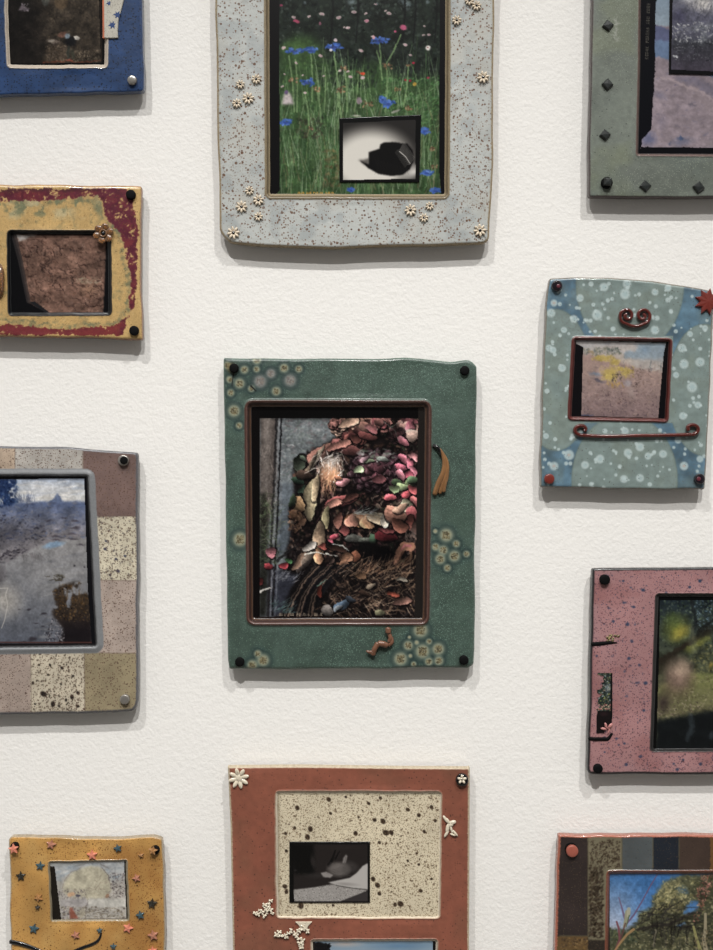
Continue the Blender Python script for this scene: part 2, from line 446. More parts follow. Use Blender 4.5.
def frame_body(parent, outer, openings, cv, h=15.0, bevel=2.6, sigma=1.6, wob=.35, step=.6, seed=1,
               material=None, edge=None, z_in=5.5, rings=None, und=.35, label=None, name='ceramic_border', sat=.85):
    """outer: four sides in photo px. openings: list of dict(sides, lip, ridge, prof, col, zin)."""
    rng = np.random.default_rng(seed)
    length = lambda pl: np.hypot(*np.diff(np.asarray(pl, float), axis=0).T).sum()
    ns0 = [max(8, int(length(s_) / step)) for s_ in outer]
    full = loop_of(outer, ns0, sigma, step, wob, rng)
    Vs = []; Fs = []; Cs = []; base = 0
    ph = rng.random(8) * 6.28
    for (rs, oi) in (rings or [(None, 0)]):
        op = openings[oi]
        if rs is None: ns = ns0; lo = full
        else:
            ns = [max(8, int(length(s_) / step)) for s_ in rs]; lo = loop_of(rs, ns, 0, step)
        li = loop_of(op['sides'], ns, op.get('sigma', 1.0), step, op.get('wob', .15), rng)
        N_ = len(lo); width = np.median(np.hypot(*(lo - li).T)); Mn = max(20, int(width / step))
        t = np.linspace(0, 1, Mn); t = np.concatenate([t[:1], [.3 / width, .8 / width, 1.4 / width], t[t > 1.9 / width]])
        t = np.unique(t); Mn = len(t)
        XY = (lo[None] * (1 - t)[:, None, None] + li[None] * t[:, None, None]).reshape(-1, 2)
        do = seg_dist(XY, full) if rs is not None else np.minimum(seg_dist(XY, full), 1e9)
        if rs is None: do[:N_] = 0
        di = seg_dist(XY, li); di[-N_:] = 0
        for k, o2 in enumerate(openings):
            pass
        z = h - bevel * (1 - np.sqrt(np.clip(1 - (1 - np.clip(do / bevel, 0, 1)) ** 2, 0, 1)))
        # gentle hand-made undulation
        u = np.zeros(len(XY))
        for f in range(4):
            u += np.sin(XY[:, 0] * .021 * (f + 1) + ph[f]) * np.sin(XY[:, 1] * .024 * (f + 1) + ph[f + 4]) / (f + 1)
        z = z + und * u * sst(do / 8) * sst((di - op['lip']) / 6)
        lip, ridge, zin = op['lip'], op.get('ridge', .6), op.get('zin', z_in) + OFF
        flat = op.get('flat', .35)          # share of the lip that is the rounded ridge crest
        s_ = di / lip
        top = h + ridge
        zl = np.where(s_ < 1 - flat, zin + (top - zin) * sst(s_ / (1 - flat)) , h + ridge * (1 - sst((s_ - (1 - flat)) / flat)))
        fall = op.get('fall', 4.0)
        z = np.where(di < lip, zl, z)
        z = np.where(do < bevel, np.minimum(z, h - bevel * (1 - np.sqrt(np.clip(1 - (1 - np.clip(do / bevel, 0, 1)) ** 2, 0, 1)))), z)
        # colour
        C = cv.sample(XY[:, 0], XY[:, 1])
        l_ = C[:, :3] @ np.array([[.3], [.55], [.15]]); C[:, :3] = (l_ + (C[:, :3] - l_) * sat) * .94
        lc = op.get('col')
        if lc is not None:
            nz = rng.normal(0, 1, len(XY)); nz2 = np.sin(XY[:, 0] * .9 + XY[:, 1] * .37) * .3
            for (upto, colr, lnz) in lc:      # list of (share of lip, colour, noise)
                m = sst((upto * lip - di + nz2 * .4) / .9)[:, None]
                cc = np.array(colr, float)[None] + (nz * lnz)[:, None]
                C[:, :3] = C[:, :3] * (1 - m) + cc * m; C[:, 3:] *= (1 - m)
        if edge is not None:
            ew, ec, en = edge
            jj = rng.normal(0, 1, len(XY))
            m = sst((ew - do + jj * .25) / .8)[:, None]
            C[:, :3] = C[:, :3] * (1 - m) + (np.array(ec, float)[None] + (jj * en)[:, None]) * m; C[:, 3:] *= (1 - m)
        k = (DIST - z) / DIST
        V = np.stack([(XY[:, 0] - CX) * k, -z, (CY - XY[:, 1]) * k], 1)
        idx = np.arange(len(V)).reshape(Mn, N_)
        quads = lambda A: np.stack([A[:-1], A[1:], np.roll(A, -1, 1)[1:], np.roll(A, -1, 1)[:-1]], -1).reshape(-1, 4)
        F = quads(idx)
        Vs.append(V); Fs.append(F + base); Cs.append(C)
        if rs is None or True:
            # outer wall down to the wall surface (for a split ring only where it really is the outline)
            n0 = len(V); first = V[:N_].copy(); mid = first.copy(); mid[:, 1] = -(H0 - 8.0)
            low = first.copy(); low[:, 1] = -(H0 - 9.0)
            cen = first.mean(0); low[:, [0, 2]] += (cen[[0, 2]] - low[:, [0, 2]]) / np.linalg.norm(cen[[0, 2]] - low[:, [0, 2]], axis=1)[:, None] * .8
            Vs += [mid, low]; Cs += [C[:N_], C[:N_]]
            A = np.stack([idx[0], n0 + np.arange(N_), n0 + N_ + np.arange(N_)])
            Fw = np.stack([A[1:], A[:-1], np.roll(A, -1, 1)[:-1], np.roll(A, -1, 1)[1:]], -1)
            if rs is not None:
                keep = (do[:N_] < 1.5) & (np.roll(do[:N_], -1) < 1.5); Fw = Fw[:, keep]
            Fs.append(Fw.reshape(-1, 4) + base)
            base += len(V) + 2 * N_
    V = np.concatenate(Vs); F = np.concatenate(Fs); C = np.concatenate(Cs)
    V = V * MM; V[:, 2] += EYE
    o = origin_of(parent); V = V - np.array(o)[None]
    rgb = np.concatenate([lin(np.clip(C[:, :3], 0, 255)), C[:, 3:] / 255.0], 1)
    ob = link_mesh(name, V, F[:, ::-1], material, parent, cols=rgb)
    if label: ob['label'] = label
    return ob

def picture(parent, cv, z, name='photograph', material=None, thick=1.0, warp=None, label=None):
    """a flat print: grid of the canvas, with its own thickness. warp: four px corners"""
    H, W = cv.H, cv.W; z = z + OFF
    u = np.linspace(0, 1, W)[None, :] + np.zeros((H, 1)); v = np.linspace(0, 1, H)[:, None] + np.zeros((1, W))
    if warp is None: warp = [(cv.x0, cv.y0), (cv.x1, cv.y0), (cv.x1, cv.y1), (cv.x0, cv.y1)]
    a, b, c, d = [np.array(p, float) for p in warp]
    XY = ((a[None, None] * (1 - u)[..., None] + b * u[..., None]) * (1 - v)[..., None] + (d * (1 - u)[..., None] + c * u[..., None]) * v[..., None]).reshape(-1, 2)
    C = np.concatenate([lin(np.clip(cv.a.reshape(-1, 3), 0, 255)), np.ones((H * W, 1))], 1)
    k = (DIST - z) / DIST
    V = np.stack([(XY[:, 0] - CX) * k, np.full(H * W, -z), (CY - XY[:, 1]) * k], 1)
    idx = np.arange(H * W).reshape(H, W)
    F = np.stack([idx[:-1, :-1], idx[1:, :-1], idx[1:, 1:], idx[:-1, 1:]], -1).reshape(-1, 4)
    rim = np.concatenate([idx[0, :-1], idx[:-1, -1], idx[-1, :0:-1], idx[:0:-1, 0]])
    B = V[rim].copy(); B[:, 1] = -(z - thick); n0 = len(V); n = len(rim)
    r2 = n0 + np.arange(n)
    Fr = np.stack([rim, np.roll(rim, -1), np.roll(r2, -1), r2], -1)
    V = np.concatenate([V, B]) * MM; V[:, 2] += EYE
    Cb = np.zeros((n, 4)); Cb[:, :3] = .02; Cb[:, 3] = 1
    V = V - np.array(origin_of(parent))[None]
    ob = link_mesh(name, V, np.concatenate([F, Fr]), material or M['print'], parent, cols=np.concatenate([C, Cb]), smooth=False)
    if label: ob['label'] = label
    return ob

PINP = lambda r, h, b=.9: [(1.5, -(H0 - .4)), (1.5, -.6)] + DISC(r, h, b)[1:]
DISC = lambda r, h, b=.9: [(r * .8, -1), (r, 0), (r, h - b), (r - b * .35, h - b * .3), (r - b, h), (r * .4, h + .15), (.05, h + .2)]
def pin(parent, px, py, r=4.6, key='black_rubber', h=4.2, z=H0 - .4, label=None, name='mounting_pin'):
    return MB().lathe(PINP(r, h)).build(name, M[key], parent, P(px, py, z), label=label)
def daisy(parent, px, py, r=5.5, petals=8, key='cream_clay', eye='black_glaze', z=H0 - .3, rot=0, name='ceramic_daisy', wid=.2, label=None, eyer=.26):
    m = MB()
    for k in range(petals):
        a = rot + 2 * math.pi * k / petals
        m.ellipsoid((math.cos(a) * r * .6, math.sin(a) * r * .6, 1.5), (r * .42, r * wid, 1.3), a, 10, 8, tilt=.18)
    m.lathe([(r * .4, -1), (r * .42, 1.2), (r * .3, 2.0), (.05, 2.1)], seg=16)
    f = m.build(name, M[key], parent, P(px, py, z), label=label)
    if eye:
        MB().lathe([(r * eyer, -.5), (r * eyer, .4), (r * eyer * .7, .9), (.05, 1.0)], seg=16, z0=1.6).build('flower_center', M[eye], f, P(px, py, z))
    return f
# ---------------------------------------------------------------- the place: wall and floor
def slab(name, lo, hi, material):
    x0, y0, z0 = lo; x1, y1, z1 = hi
    V = [(x0, y0, z0), (x1, y0, z0), (x1, y1, z0), (x0, y1, z0), (x0, y0, z1), (x1, y0, z1), (x1, y1, z1), (x0, y1, z1)]
    F = [(0, 3, 2, 1), (4, 5, 6, 7), (0, 1, 5, 4), (1, 2, 6, 5), (2, 3, 7, 6), (3, 0, 4, 7)]
    o = link_mesh(name, V, F, material, None, smooth=False); o['kind'] = 'structure'; return o
wm = bpy.data.materials.new('white_roller_paint'); wm.use_nodes = True
nt = wm.node_tree; N = nt.nodes; L = nt.links; b = N['Principled BSDF']
b.inputs['Base Color'].default_value = rgba((231, 229, 225)); b.inputs['Roughness'].default_value = .62
b.inputs['Specular IOR Level'].default_value = .3
tc = N.new('ShaderNodeTexCoord')
n1 = N.new('ShaderNodeTexNoise'); n1.inputs['Scale'].default_value = 330; n1.inputs['Detail'].default_value = 3; n1.inputs['Roughness'].default_value = .55
n2 = N.new('ShaderNodeTexNoise'); n2.inputs['Scale'].default_value = 150; n2.inputs['Detail'].default_value = 2
ad = N.new('ShaderNodeMath'); ad.operation = 'ADD'
L.new(tc.outputs['Object'], n1.inputs['Vector']); L.new(tc.outputs['Object'], n2.inputs['Vector'])
L.new(n1.outputs['Fac'], ad.inputs[0]); L.new(n2.outputs['Fac'], ad.inputs[1])
bp = N.new('ShaderNodeBump'); bp.inputs['Strength'].default_value = .4; bp.inputs['Distance'].default_value = .0011
L.new(ad.outputs[0], bp.inputs['Height']); L.new(bp.outputs[0], b.inputs['Normal'])
slab('wall_back', (-3, 0, 0), (3, .15, 5.4), wm)
fm = mat('grey_concrete_floor', (118, 114, 108), .5, vary=.3, bump=(30, .2, .001))
slab('floor', (-3, -4, -.1), (3, .15, 0), fm)

def scene_frame(label, outer, cat='picture frame'):
    xs = [p[0] for s_ in outer for p in s_]; ys = [p[1] for s_ in outer for p in s_]
    return thing('picture_frame', label, cat, P((min(xs) + max(xs)) / 2, (min(ys) + max(ys)) / 2, 0))
def bbox(outer, pad=3):
    xs = [p[0] for s_ in outer for p in s_]; ys = [p[1] for s_ in outer for p in s_]
    return min(xs) - pad, min(ys) - pad, max(xs) + pad, max(ys) + pad
def rect(cv, x0, y0, x1, y1, c, al=1): cv.poly([(x0, y0), (x1, y0), (x1, y1), (x0, y1)], c, al)

# ================================================================ 1  blue frame, top left
out = [[(-58, -98), (141, -98)], [(141, -98), (142.2, 0), (143.8, 70), (144, 92)], [(144, 92), (60, 94.2), (0, 95.6), (-58, 96.4)], [(-58, 96.4), (-58, -98)]]
f = scene_frame('cobalt blue speckled ceramic frame with pale inner edge, dark picture and silver pin', out)
x0, y0, x1, y1 = bbox(out); cv = Cv(x0, y0, x1, y1, (40, 62, 98), 11)
cv.lum(cv.fbm(9, 3), .16); cv.lum(cv.fbm(60, 2), .1)
cv.dabs(900, (x0, y0, x1, y1), (.6, 1.6), (.6, 1.6), [(28, 42, 66), (36, 60, 100)], al=(.4, .9))
g = mat('cobalt_glaze', None, .3, [(420, .22, .3, (16, 24, 40)), (600, .22, .25, (20, 30, 50))], (260, .25, .0006), coat=.35)
frame_body(f, out, [dict(sides=
    [[(5, -56), (104, -56)], [(104, -56), (104.3, 64.4)], [(104.3, 64.4), (10.6, 64.6)], [(10.6, 64.6), (8, 0), (5, -56)]],
    lip=4.6, ridge=.5, flat=.2, zin=8.4, col=[(.98, (176, 164, 150), 7)])], cv, material=g, seed=3, edge=(.9, (70, 84, 110), 8), sigma=2.4, sat=1.08)
cv = Cv(2, -59, 107, 67, (22, 19, 17), 12).T(0, 0, 4.753)
m = cv.pmask([(180, -300), (620, -300), (500, 310), (230, 310), (190, 120)], 40)
cv.mix(m, (54, 46, 38)); cv.lum(cv.fbm(40, 4), .45)
cv.dabs(900, (200, -60, 480, 300), (2, 9), (2, 6), [(74, 64, 50), (38, 34, 28), (92, 78, 60), (28, 24, 20)], al=(.2, .6), mask=m)
cv.poly([(225, 225), (300, 200), (330, 300), (205, 300)], (70, 58, 46), .8, 6)
cv.dabs(170, (220, 215, 320, 295), (2, 8), (2, 5), [(118, 100, 82), (60, 48, 40), (96, 80, 66)], al=(.4, .9))
cv.dabs(220, (350, 240, 475, 295), (2, 7), (1, 4), [(120, 104, 84), (70, 60, 48), (96, 84, 66)], al=(.4, .8))
cv.ell(255, 198, 38, 14, (110, 96, 86), 10, .8); cv.ell(245, 195, 18, 8, (150, 140, 128), 0, .8); cv.ell(268, 208, 20, 7, (60, 50, 44), -20)
cv.ell(295, 163, 26, 16, (120, 80, 66), -15, .8); cv.ell(335, 195, 36, 26, (18, 18, 20)); cv.ell(320, 172, 16, 14, (110, 126, 140), 0, .8)
cv.ell(365, 180, 17, 11, (190, 182, 172), 15); cv.ell(325, 250, 9, 45, (44, 48, 42), 5, .8); cv.ell(345, 255, 8, 30, (56, 60, 48), -10, .6)
cv.poly([(88, 50), (108, 8), (118, 32), (138, 40), (130, 54)], (98, 88, 96), .85, 2)
cv.dabs(18, (90, 15, 135, 54), (3, 7), (2, 4), [(130, 120, 126), (60, 56, 60)], al=(.4, .8))
cv.ell(215, 8, 22, 22, (74, 78, 74), 0, .6); cv.ell(290, 10, 40, 40, (96, 74, 50), 0, .5)
for k in range(3): cv.line([(90 + k * 20, 150 + k * 18), (150, 130 + k * 30), (210, 190 + k * 14)], 5, 3, (44, 36, 30), .45)
cv.line([(205, 296), (300, 292), (380, 296), (480, 290)], 6, 4, (110, 48, 32), .7); cv.ell(330, 288, 22, 7, (150, 70, 56), 0, .6)
cv.finish(.7, 4, .3, .8, 1.0)
cv.poly([(462, -300), (500, -300), (500, 310), (482, 310), (476, 200)], (10, 9, 9))
cv.line([(479, -200), (479, 40), (483, 290)], 5, 3, (44, 34, 28))
cv.poly([(-100, 303), (540, 297), (540, 330), (-100, 330)], (9, 8, 8)); cv.poly([(-100, -300), (40, -300), (52, 320), (-100, 320)], (12, 11, 10))
picture(f, cv, 8.5)
# grey slip tab with blue birds, overlapping the opening
m = MB()
tab = [(103.2, -34), (124, -34), (125, -12), (124, 2), (121.5, 12), (118.8, 22), (118.2, 32), (118.6, 39), (110, 39.2), (103, 39)]
def plate(parent, pts, z0, z1, key, name, label=None, colfn=None, inset=.5):
    """a bevelled tile of outline pts (photo px)"""
    c = np.mean(np.array(pts), 0); at = P(c[0], c[1], z0); k = (DIST - z1) / DIST
    q = [((x - c[0]) * k, -(y - c[1]) * k) for x, y in pts]; n = len(q)
    V = [(x, y, 0) for x, y in q] + [(x, y, z1 - z0 - inset) for x, y in q]
    qi = []
    for i in range(n):
        a = Vector(q[i - 1]); b_ = Vector(q[i]); c_ = Vector(q[(i + 1) % n])
        d1 = (b_ - a).normalized(); d2 = (c_ - b_).normalized(); nn = Vector((d1.y + d2.y, -d1.x - d2.x))
        nn = nn.normalized() if nn.length > 1e-4 else Vector((0, 0))
        qi.append((b_.x - nn.x * inset * sgn(q), b_.y - nn.y * inset * sgn(q)))
    V += [(x, y, z1 - z0) for x, y in qi]
    F = [(a, (a + 1) % n, (a + 1) % n + n, a + n) for a in range(n)] + [(a + n, (a + 1) % n + n, (a + 1) % n + 2 * n, a + 2 * n) for a in range(n)]
    F += [tuple(range(2 * n, 3 * n)), tuple(range(n))[::-1]]
    mb = MB().add(V, F)
    return mb.build(name, M[key] if isinstance(key, str) else key, parent, at, smooth=False, label=label)
def sgn(q):
    a = sum(q[i - 1][0] * q[i][1] - q[i][0] * q[i - 1][1] for i in range(len(q)))
    return 1 if a > 0 else -1
cm('grey_slip', (176, 172, 160), rough=.45, specks=((900, .25, .35, (110, 104, 94)),), vary=.4)
cm('bird_blue', (36, 62, 110), rough=.35); cm('rust_slip', (176, 96, 62), rough=.4, vary=.8)
t_ = plate(f, tab, H0 - 1, H0 + 1.6, 'grey_slip', 'clay_tab', 'grey clay tab printed with small blue birds')
def bird(cx_, cy_, s_, fl=0):
    pts = [(-6, 1), (-2, -1.5), (-3, -5), (0, -2.5), (3, -6), (3.4, -2), (6, -3), (4, 1), (4.5, 6), (1.5, 3), (-1, 6), (-1.8, 2)]
    a = math.radians(fl); return [(cx_ + s_ * (x * math.cos(a) - y * math.sin(a)), cy_ + s_ * (x * math.sin(a) + y * math.cos(a))) for x, y in pts]
for (bx, by, bs, ba) in ((108.6, 3.4, .42, 0), (117, 14.8, .66, 10), (111.8, 25.2, .66, 0), (116, -9, .6, 20), (109, -20, .6, 0)):
    plate(t_, bird(bx, by, bs, ba), H0 + 1.2, H0 + 1.75, 'bird_blue', 'bird_motif', inset=.1)
plate(t_, [(102.6, -34), (104.6, -34), (105.2, 39), (103.2, 39.3)], H0 - .8, H0 + 1.7, 'rust_slip', 'tab_edge', 'rust orange edge strip', inset=.3)
pin(f, 132.7, 81.2, 4.5, 'steel', label='silver pin')

# ================================================================ 2  yellow and burgundy frame
out = [[(-28, 184), (0, 184.6), (70, 185.2), (141.8, 186.2)], [(141.8, 186.2), (140.6, 240), (141, 290), (143.2, 340)],
       [(143.2, 340), (90, 338), (0, 336.6), (-28, 336.4)], [(-28, 336.4), (-28, 184)]]
f = scene_frame('yellow ceramic frame with burgundy glazed border and a copper flower on the opening corner', out)
x0, y0, x1, y1 = bbox(out); cv = Cv(x0, y0, x1, y1, (200, 162, 98), 21)
cv.lum(cv.fbm(14, 3), .1); cv.dabs(900, (x0, y0, x1, y1), (.5, 1.1), (.5, 1.0), [(140, 106, 58), (206, 176, 120)], al=(.3, .8)); cv.T(0, 175, 4.456)
n1_ = (cv.fbm(26, 4) - .5); n2_ = (cv.fbm(9, 3) - .5)
# burgundy band: inside outer boundary, outside a wavy inner outline
inner = cv.pmask([(-500, 118), (0, 112), (180, 118), (330, 100), (440, 95), (462, 120), (468, 185), (520, 240), (552, 290), (560, 360), (580, 430), (585, 500), (572, 560), (582, 610), (560, 635), (530, 650), (520, 668), (400, 680), (260, 686), (120, 672), (60, 665), (-500, 660)], 3)
outer_b = cv.pmask([(-500, 62), (560, 56), (590, 120), (612, 180), (614, 320), (612, 480), (600, 580), (575, 625), (560, 660), (548, 716), (-500, 712)], 3)
wob_o = np.clip(outer_b + n1_ * 1.2 + n2_ * .9 - .15, 0, 1); wob_i = blur(inner, 3)
fringe = np.clip((blur(inner, 14) + n1_ * .7 - .42) * 5, 0, 1) * (1 - np.clip((blur(inner, 12) + n1_ * .5 - .8) * 6, 0, 1))
cv.mix(np.clip(fringe * (cv.fbm(14, 3) * 2.4 - .6), 0, 1) * .8, (104, 108, 80))
pale = np.clip((cv.fbm(50, 3) - .5) * 5, 0, 1) * cv.pmask([(-500, 110), (440, 95), (450, 190), (-500, 200)], 10)
cv.mix(pale * .7, (196, 184, 142)); cv.mix(np.clip((cv.fbm(30, 3) - .56) * 7, 0, 1) * cv.pmask([(-500, 100), (460, 95), (450, 190), (-500, 160)], 8), (122, 124, 90))
cv.ell(435, 150, 22, 60, (112, 118, 88), -15, .8, .8)
band = np.clip((wob_o - .5) * 8, 0, 1) * (1 - np.clip((wob_i - .45 + n1_ * .35) * 10, 0, 1))
cv.mix(band, (102, 32, 50)); redm = band * np.clip(cv.fbm(40, 3) * 3 - 1.15, 0, 1)
cv.mix(redm * .7, (132, 48, 50)); cv.mix(band * np.clip((cv.fbm(20, 3) - .5) * 5, 0, 1) * .7, (84, 24, 42))
low = band * cv.pmask([(-500, 640), (540, 640), (540, 730), (-500, 730)], 6); cv.mix(low * .5, (146, 54, 48))
cv.mix(band * cv.pmask([(-500, 40), (440, 40), (440, 72), (-500, 76)], 4) * .8, (74, 34, 38))
cv.dabs(1400, (-500, 50, 640, 730), (1.2, 3.5), (1.2, 3), [(186, 146, 84), (170, 120, 76)], al=(.5, 1), mask=np.clip(blur(band, 5) * (1 - blur(band, 5)) * 3, 0, 1))
cv.dabs(420, (-500, 50, 640, 730), (1, 3), (1, 3), [(196, 120, 88), (70, 20, 34)], al=(.3, .8), mask=band)
cv.warp(1.1, 4); cv.warp(.7, 1.6); cv.lum(cv.fbm(3, 2), .12)
g = mat('yellow_burgundy_glaze', None, .32, [(520, .2, .25, (92, 64, 34)), (850, .2, .2, (120, 84, 44))], (200, .3, .0008), coat=.3)
op = [[(10.5, 233.5), (107.5, 233.8)], [(107.5, 233.8), (108.4, 312)], [(108.4, 312), (11.5, 312.4)], [(11.5, 312.4), (10.2, 233.5)]]
frame_body(f, out, [dict(sides=op, lip=4.2, ridge=.5, flat=.22, zin=7, col=[(1.0, (16, 18, 20), 3)])], cv, material=g, seed=5, edge=(1.1, (130, 84, 50), 14), bevel=3.0)
cv = Cv(9, 231, 110, 314, (12, 12, 14), 22).T(0, 220, 4.917)
rk = cv.pmask([(66, 70), (522, 75), (521, 140), (508, 456), (235, 455), (140, 405), (112, 260), (98, 180)], 2)
tmp = cv.a.copy(); cv.a[:] = (112, 84, 72); cv.lum(cv.fbm(90, 4), .28); cv.lum(cv.fbm(28, 3, 1.4, 1), .24)
cv.ell(240, 390, 150, 55, (78, 58, 50), 10, .6, .9); cv.ell(330, 190, 90, 35, (138, 104, 88), 35, .6, .9); cv.ell(440, 340, 70, 50, (134, 102, 80), 0, .7, .9)
cv.ell(460, 130, 70, 60, (124, 92, 78), 0, .6, .9); cv.ell(150, 130, 60, 60, (120, 92, 82), 0, .5, .9)
cv.dabs(700, (70, 70, 520, 455), (3, 16), (2, 8), [(134, 104, 90), (88, 64, 54), (60, 42, 36), (120, 90, 76)], al=(.25, .6), ang=(-30, 50))
cv.strokes(170, (80, 90, 500, 430), (14, 60), (-80, 30), (2, 7), [(40, 28, 26), (54, 38, 34)], al=(.4, .9), curve=.5)
for p in ([(245, 130), (215, 170), (240, 190), (200, 240)], [(250, 230), (300, 245), (330, 270), (380, 275)], [(205, 100), (200, 200)], [(260, 330), (290, 280), (330, 300), (380, 350)], [(280, 110), (300, 180)]):
    cv.line(p, 7, 3, (48, 34, 31), .6)
cv.dabs(500, (80, 90, 515, 450), (1.5, 4), (1.5, 3), [(160, 128, 110), (34, 24, 22)], al=(.4, .8))
cv.strokes(25, (370, 280, 470, 310), (10, 40), (-12, 12), (2, 4), [(150, 146, 120)], al=(.4, .8))
cv.poly([(70, 70), (180, 74), (90, 105)], (150, 144, 140), 1, 4)
cv.finish(1.3, 4, .2, .9, 1.0)
new = cv.a.copy(); cv.a[:] = tmp; cv.a += (new - cv.a) * rk[..., None]
cv.line([(70, 80), (100, 200), (140, 400)], 26, 20, (48, 44, 44), .75); cv.poly([(145, 405), (170, 400), (240, 452), (225, 456)], (30, 30, 32))
picture(f, cv, 7.1)
daisy(f, 103.8, 234, 10.2, 6, 'copper_glaze', 'black_glaze', H0 + .8, .3, 'copper_flower', .4, 'brown copper glazed flower with a ring centre', .2)
MB().add([], []).tube([(3.2 * math.cos(a), 3.2 * math.sin(a), 2.9) for a in np.linspace(0, 6.28, 13)], .8).build('flower_ring', M['copper_glaze'], f, P(103.8, 234, H0 + .8))
MB().tube([(0, 16, 0), (2.4, 10, 2.2), (2.6, 0, 3), (2.4, -10, 2.2), (0, -16, 0)], [2, 3, 3.4, 3, 2]).build('copper_ornament', M['copper_glaze'], f, P(-1, 281, H0))
pin(f, 131.4, 195.4, 4.8); pin(f, 134.6, 331, 4.7)

# ================================================================ 3  patchwork frame, left
out = [[(-78, 450), (-50, 447.5), (0, 446), (63, 447), (104, 450), (138, 452.6)], [(138, 452.6), (138.2, 540), (137.8, 640), (138.6, 700), (136.6, 708)],
       [(136.6, 708), (133, 711.4), (116, 712.6), (0, 714.6), (-78, 715.6)], [(-78, 715.6), (-78, 450)]]
f = scene_frame('patchwork ceramic frame of cream, mauve and khaki tiles with grey ridge around a creek photograph', out)
x0, y0, x1, y1 = bbox(out); cv = Cv(x0, y0, x1, y1, (176, 160, 146), 31)
tiles = [((-140, 440, 15, 475), (182, 160, 138), 1), ((15, 440, 82.7, 475), (178, 172, 164), 1), ((82.7, 440, 145, 516.6), (118, 94, 88), 1),
         ((88, 516.6, 145, 580), (206, 196, 170), 2), ((88, 580, 145, 653), (176, 158, 146), 1), ((-140, 640, 30.6, 720), (168, 150, 138), 1),
         ((30.6, 650, 84.3, 720), (200, 188, 164), 3), ((84.3, 653, 145, 720), (150, 136, 104), 1), ((-140, 475, -40, 640), (190, 176, 156), 2)]
for (b_, c, k) in tiles:
    xs = np.linspace(b_[0], b_[2], 14); ys = np.linspace(b_[1], b_[3], 14); w = lambda: cv.rng.normal(0, .35)
    pts = [(x, b_[1] + w()) for x in xs] + [(b_[2] + w(), y) for y in ys] + [(x, b_[3] + w()) for x in xs[::-1]] + [(b_[0] + w(), y) for y in ys[::-1]]
    cv.poly(pts, c)
cv.lum(cv.fbm(24, 3), .1); cv.lum(cv.fbm(5, 2), .07)
cv.dabs(260, (95, 517, 138, 579), (.5, 1.6), (.5, 1.3), [(70, 64, 66), (96, 80, 66)], al=(.6, 1)); 
for p in ((105, 549, 2), (116, 559, 1.8), (118, 571, 2.4), (110, 575, 1.8), (106, 541, 1.6), (125, 556, 1.8)): cv.ell(p[0], p[1], p[2], p[2] * .8, (66, 66, 84), 20)
cv.dabs(330, (31, 654, 84, 712), (.4, 1.4), (.4, 1.2), [(44, 36, 28), (70, 56, 42)], al=(.7, 1))
for p in ((43.5, 694, 4), (53, 704, 3.4), (62, 668, 2.2), (78, 693, 2.4), (72, 697, 3), (77.5, 706, 2.4), (50, 665, 1.8), (66, 700, 2), (35, 704, 1.6), (61, 684, 1.6), (73, 676, 1.8), (48, 675, 1.4), (39, 665, 1.6), (59, 706, 1.8), (33, 683, 2)):
    cv.ell(p[0], p[1], p[2], p[2] * .75, (34, 26, 22), cv.rng.uniform(0, 90), 1, .3)
for l in ([(82.7, 446), (82.7, 470)], [(15, 446), (15, 470)], [(100, 516.6), (138, 516.2)], [(100, 580), (138, 581)], [(100, 653), (138, 653.4)], [(30.6, 654), (31.4, 714)], [(84.3, 654), (85, 713)]):
    cv.line(l, .9, .9, (112, 96, 84), .6)
g = mat('patchwork_glaze', None, .4, [(620, .26, .35, (86, 64, 54)), (330, .16, .14, (80, 58, 50)), (950, .2, .3, (124, 100, 84))], (240, .3, .0006), coat=.15)
op = [[(-37, 477), (86.5, 477.2)], [(86.5, 477.2), (95.2, 644.8)], [(95.2, 644.8), (-37, 646.4)], [(-37, 646.4), (-37, 477)]]
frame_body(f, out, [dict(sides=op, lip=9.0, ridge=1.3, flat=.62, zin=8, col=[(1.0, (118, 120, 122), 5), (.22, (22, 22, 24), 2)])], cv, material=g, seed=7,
           edge=(2.6, (84, 84, 88), 7), sigma=2.2)
cv = Cv(-40, 474, 98, 648, (120, 120, 122), 32).T(0, 470, 5.136)
cv.grad(50, (150, 160, 176), 160, (190, 188, 184))
cv.dabs(60, (80, 60, 440, 160), (30, 80), (4, 10), [(206, 200, 192), (150, 160, 178)], ang=(-8, 4), al=(.2, .5))
cv.grad(160, (84, 98, 132), 330, (112, 108, 112), cv.pmask([(-250, 180), (150, 165), (250, 160), (440, 162), (460, 400), (120, 450), (60, 520), (-250, 560)], 5))
cv.dabs(420, (-200, 170, 440, 360), (5, 26), (3, 10), [(70, 84, 120), (96, 104, 124), (120, 118, 124), (60, 64, 84)], ang=(-25, 10), al=(.15, .5))
cv.lum(cv.fbm(70, 3), .3, cv.pmask([(-250, 190), (440, 190), (440, 330), (150, 410), (-250, 500)], 12))
cv.dabs(500, (-200, 230, 260, 430), (3, 14), (2, 8), [(50, 50, 62), (84, 84, 94), (110, 108, 114), (40, 38, 48)], ang=(-40, 20), al=(.3, .7), mask=cv.pmask([(-200, 180), (230, 190), (240, 340), (150, 400), (-200, 520)], 14))
cv.grad(350, (136, 134, 134), 880, (82, 86, 96), cv.pmask([(-250, 500), (40, 470), (120, 430), (210, 385), (320, 358), (440, 350), (470, 350), (470, 900), (-250, 900)], 6))
cv.ell(300, 560, 220, 120, (150, 148, 146), -10, .5, .9); cv.ell(10, 660, 130, 120, (160, 152, 140), 0, .5, .95)
cv.ell(275, 384, 72, 20, (112, 140, 168), -12, .8, .5); cv.dabs(90, (210, 430, 440, 860), (30, 90), (4, 12), [(124, 124, 128), (150, 146, 142), (104, 106, 114)], ang=(-14, 2), al=(.1, .3))
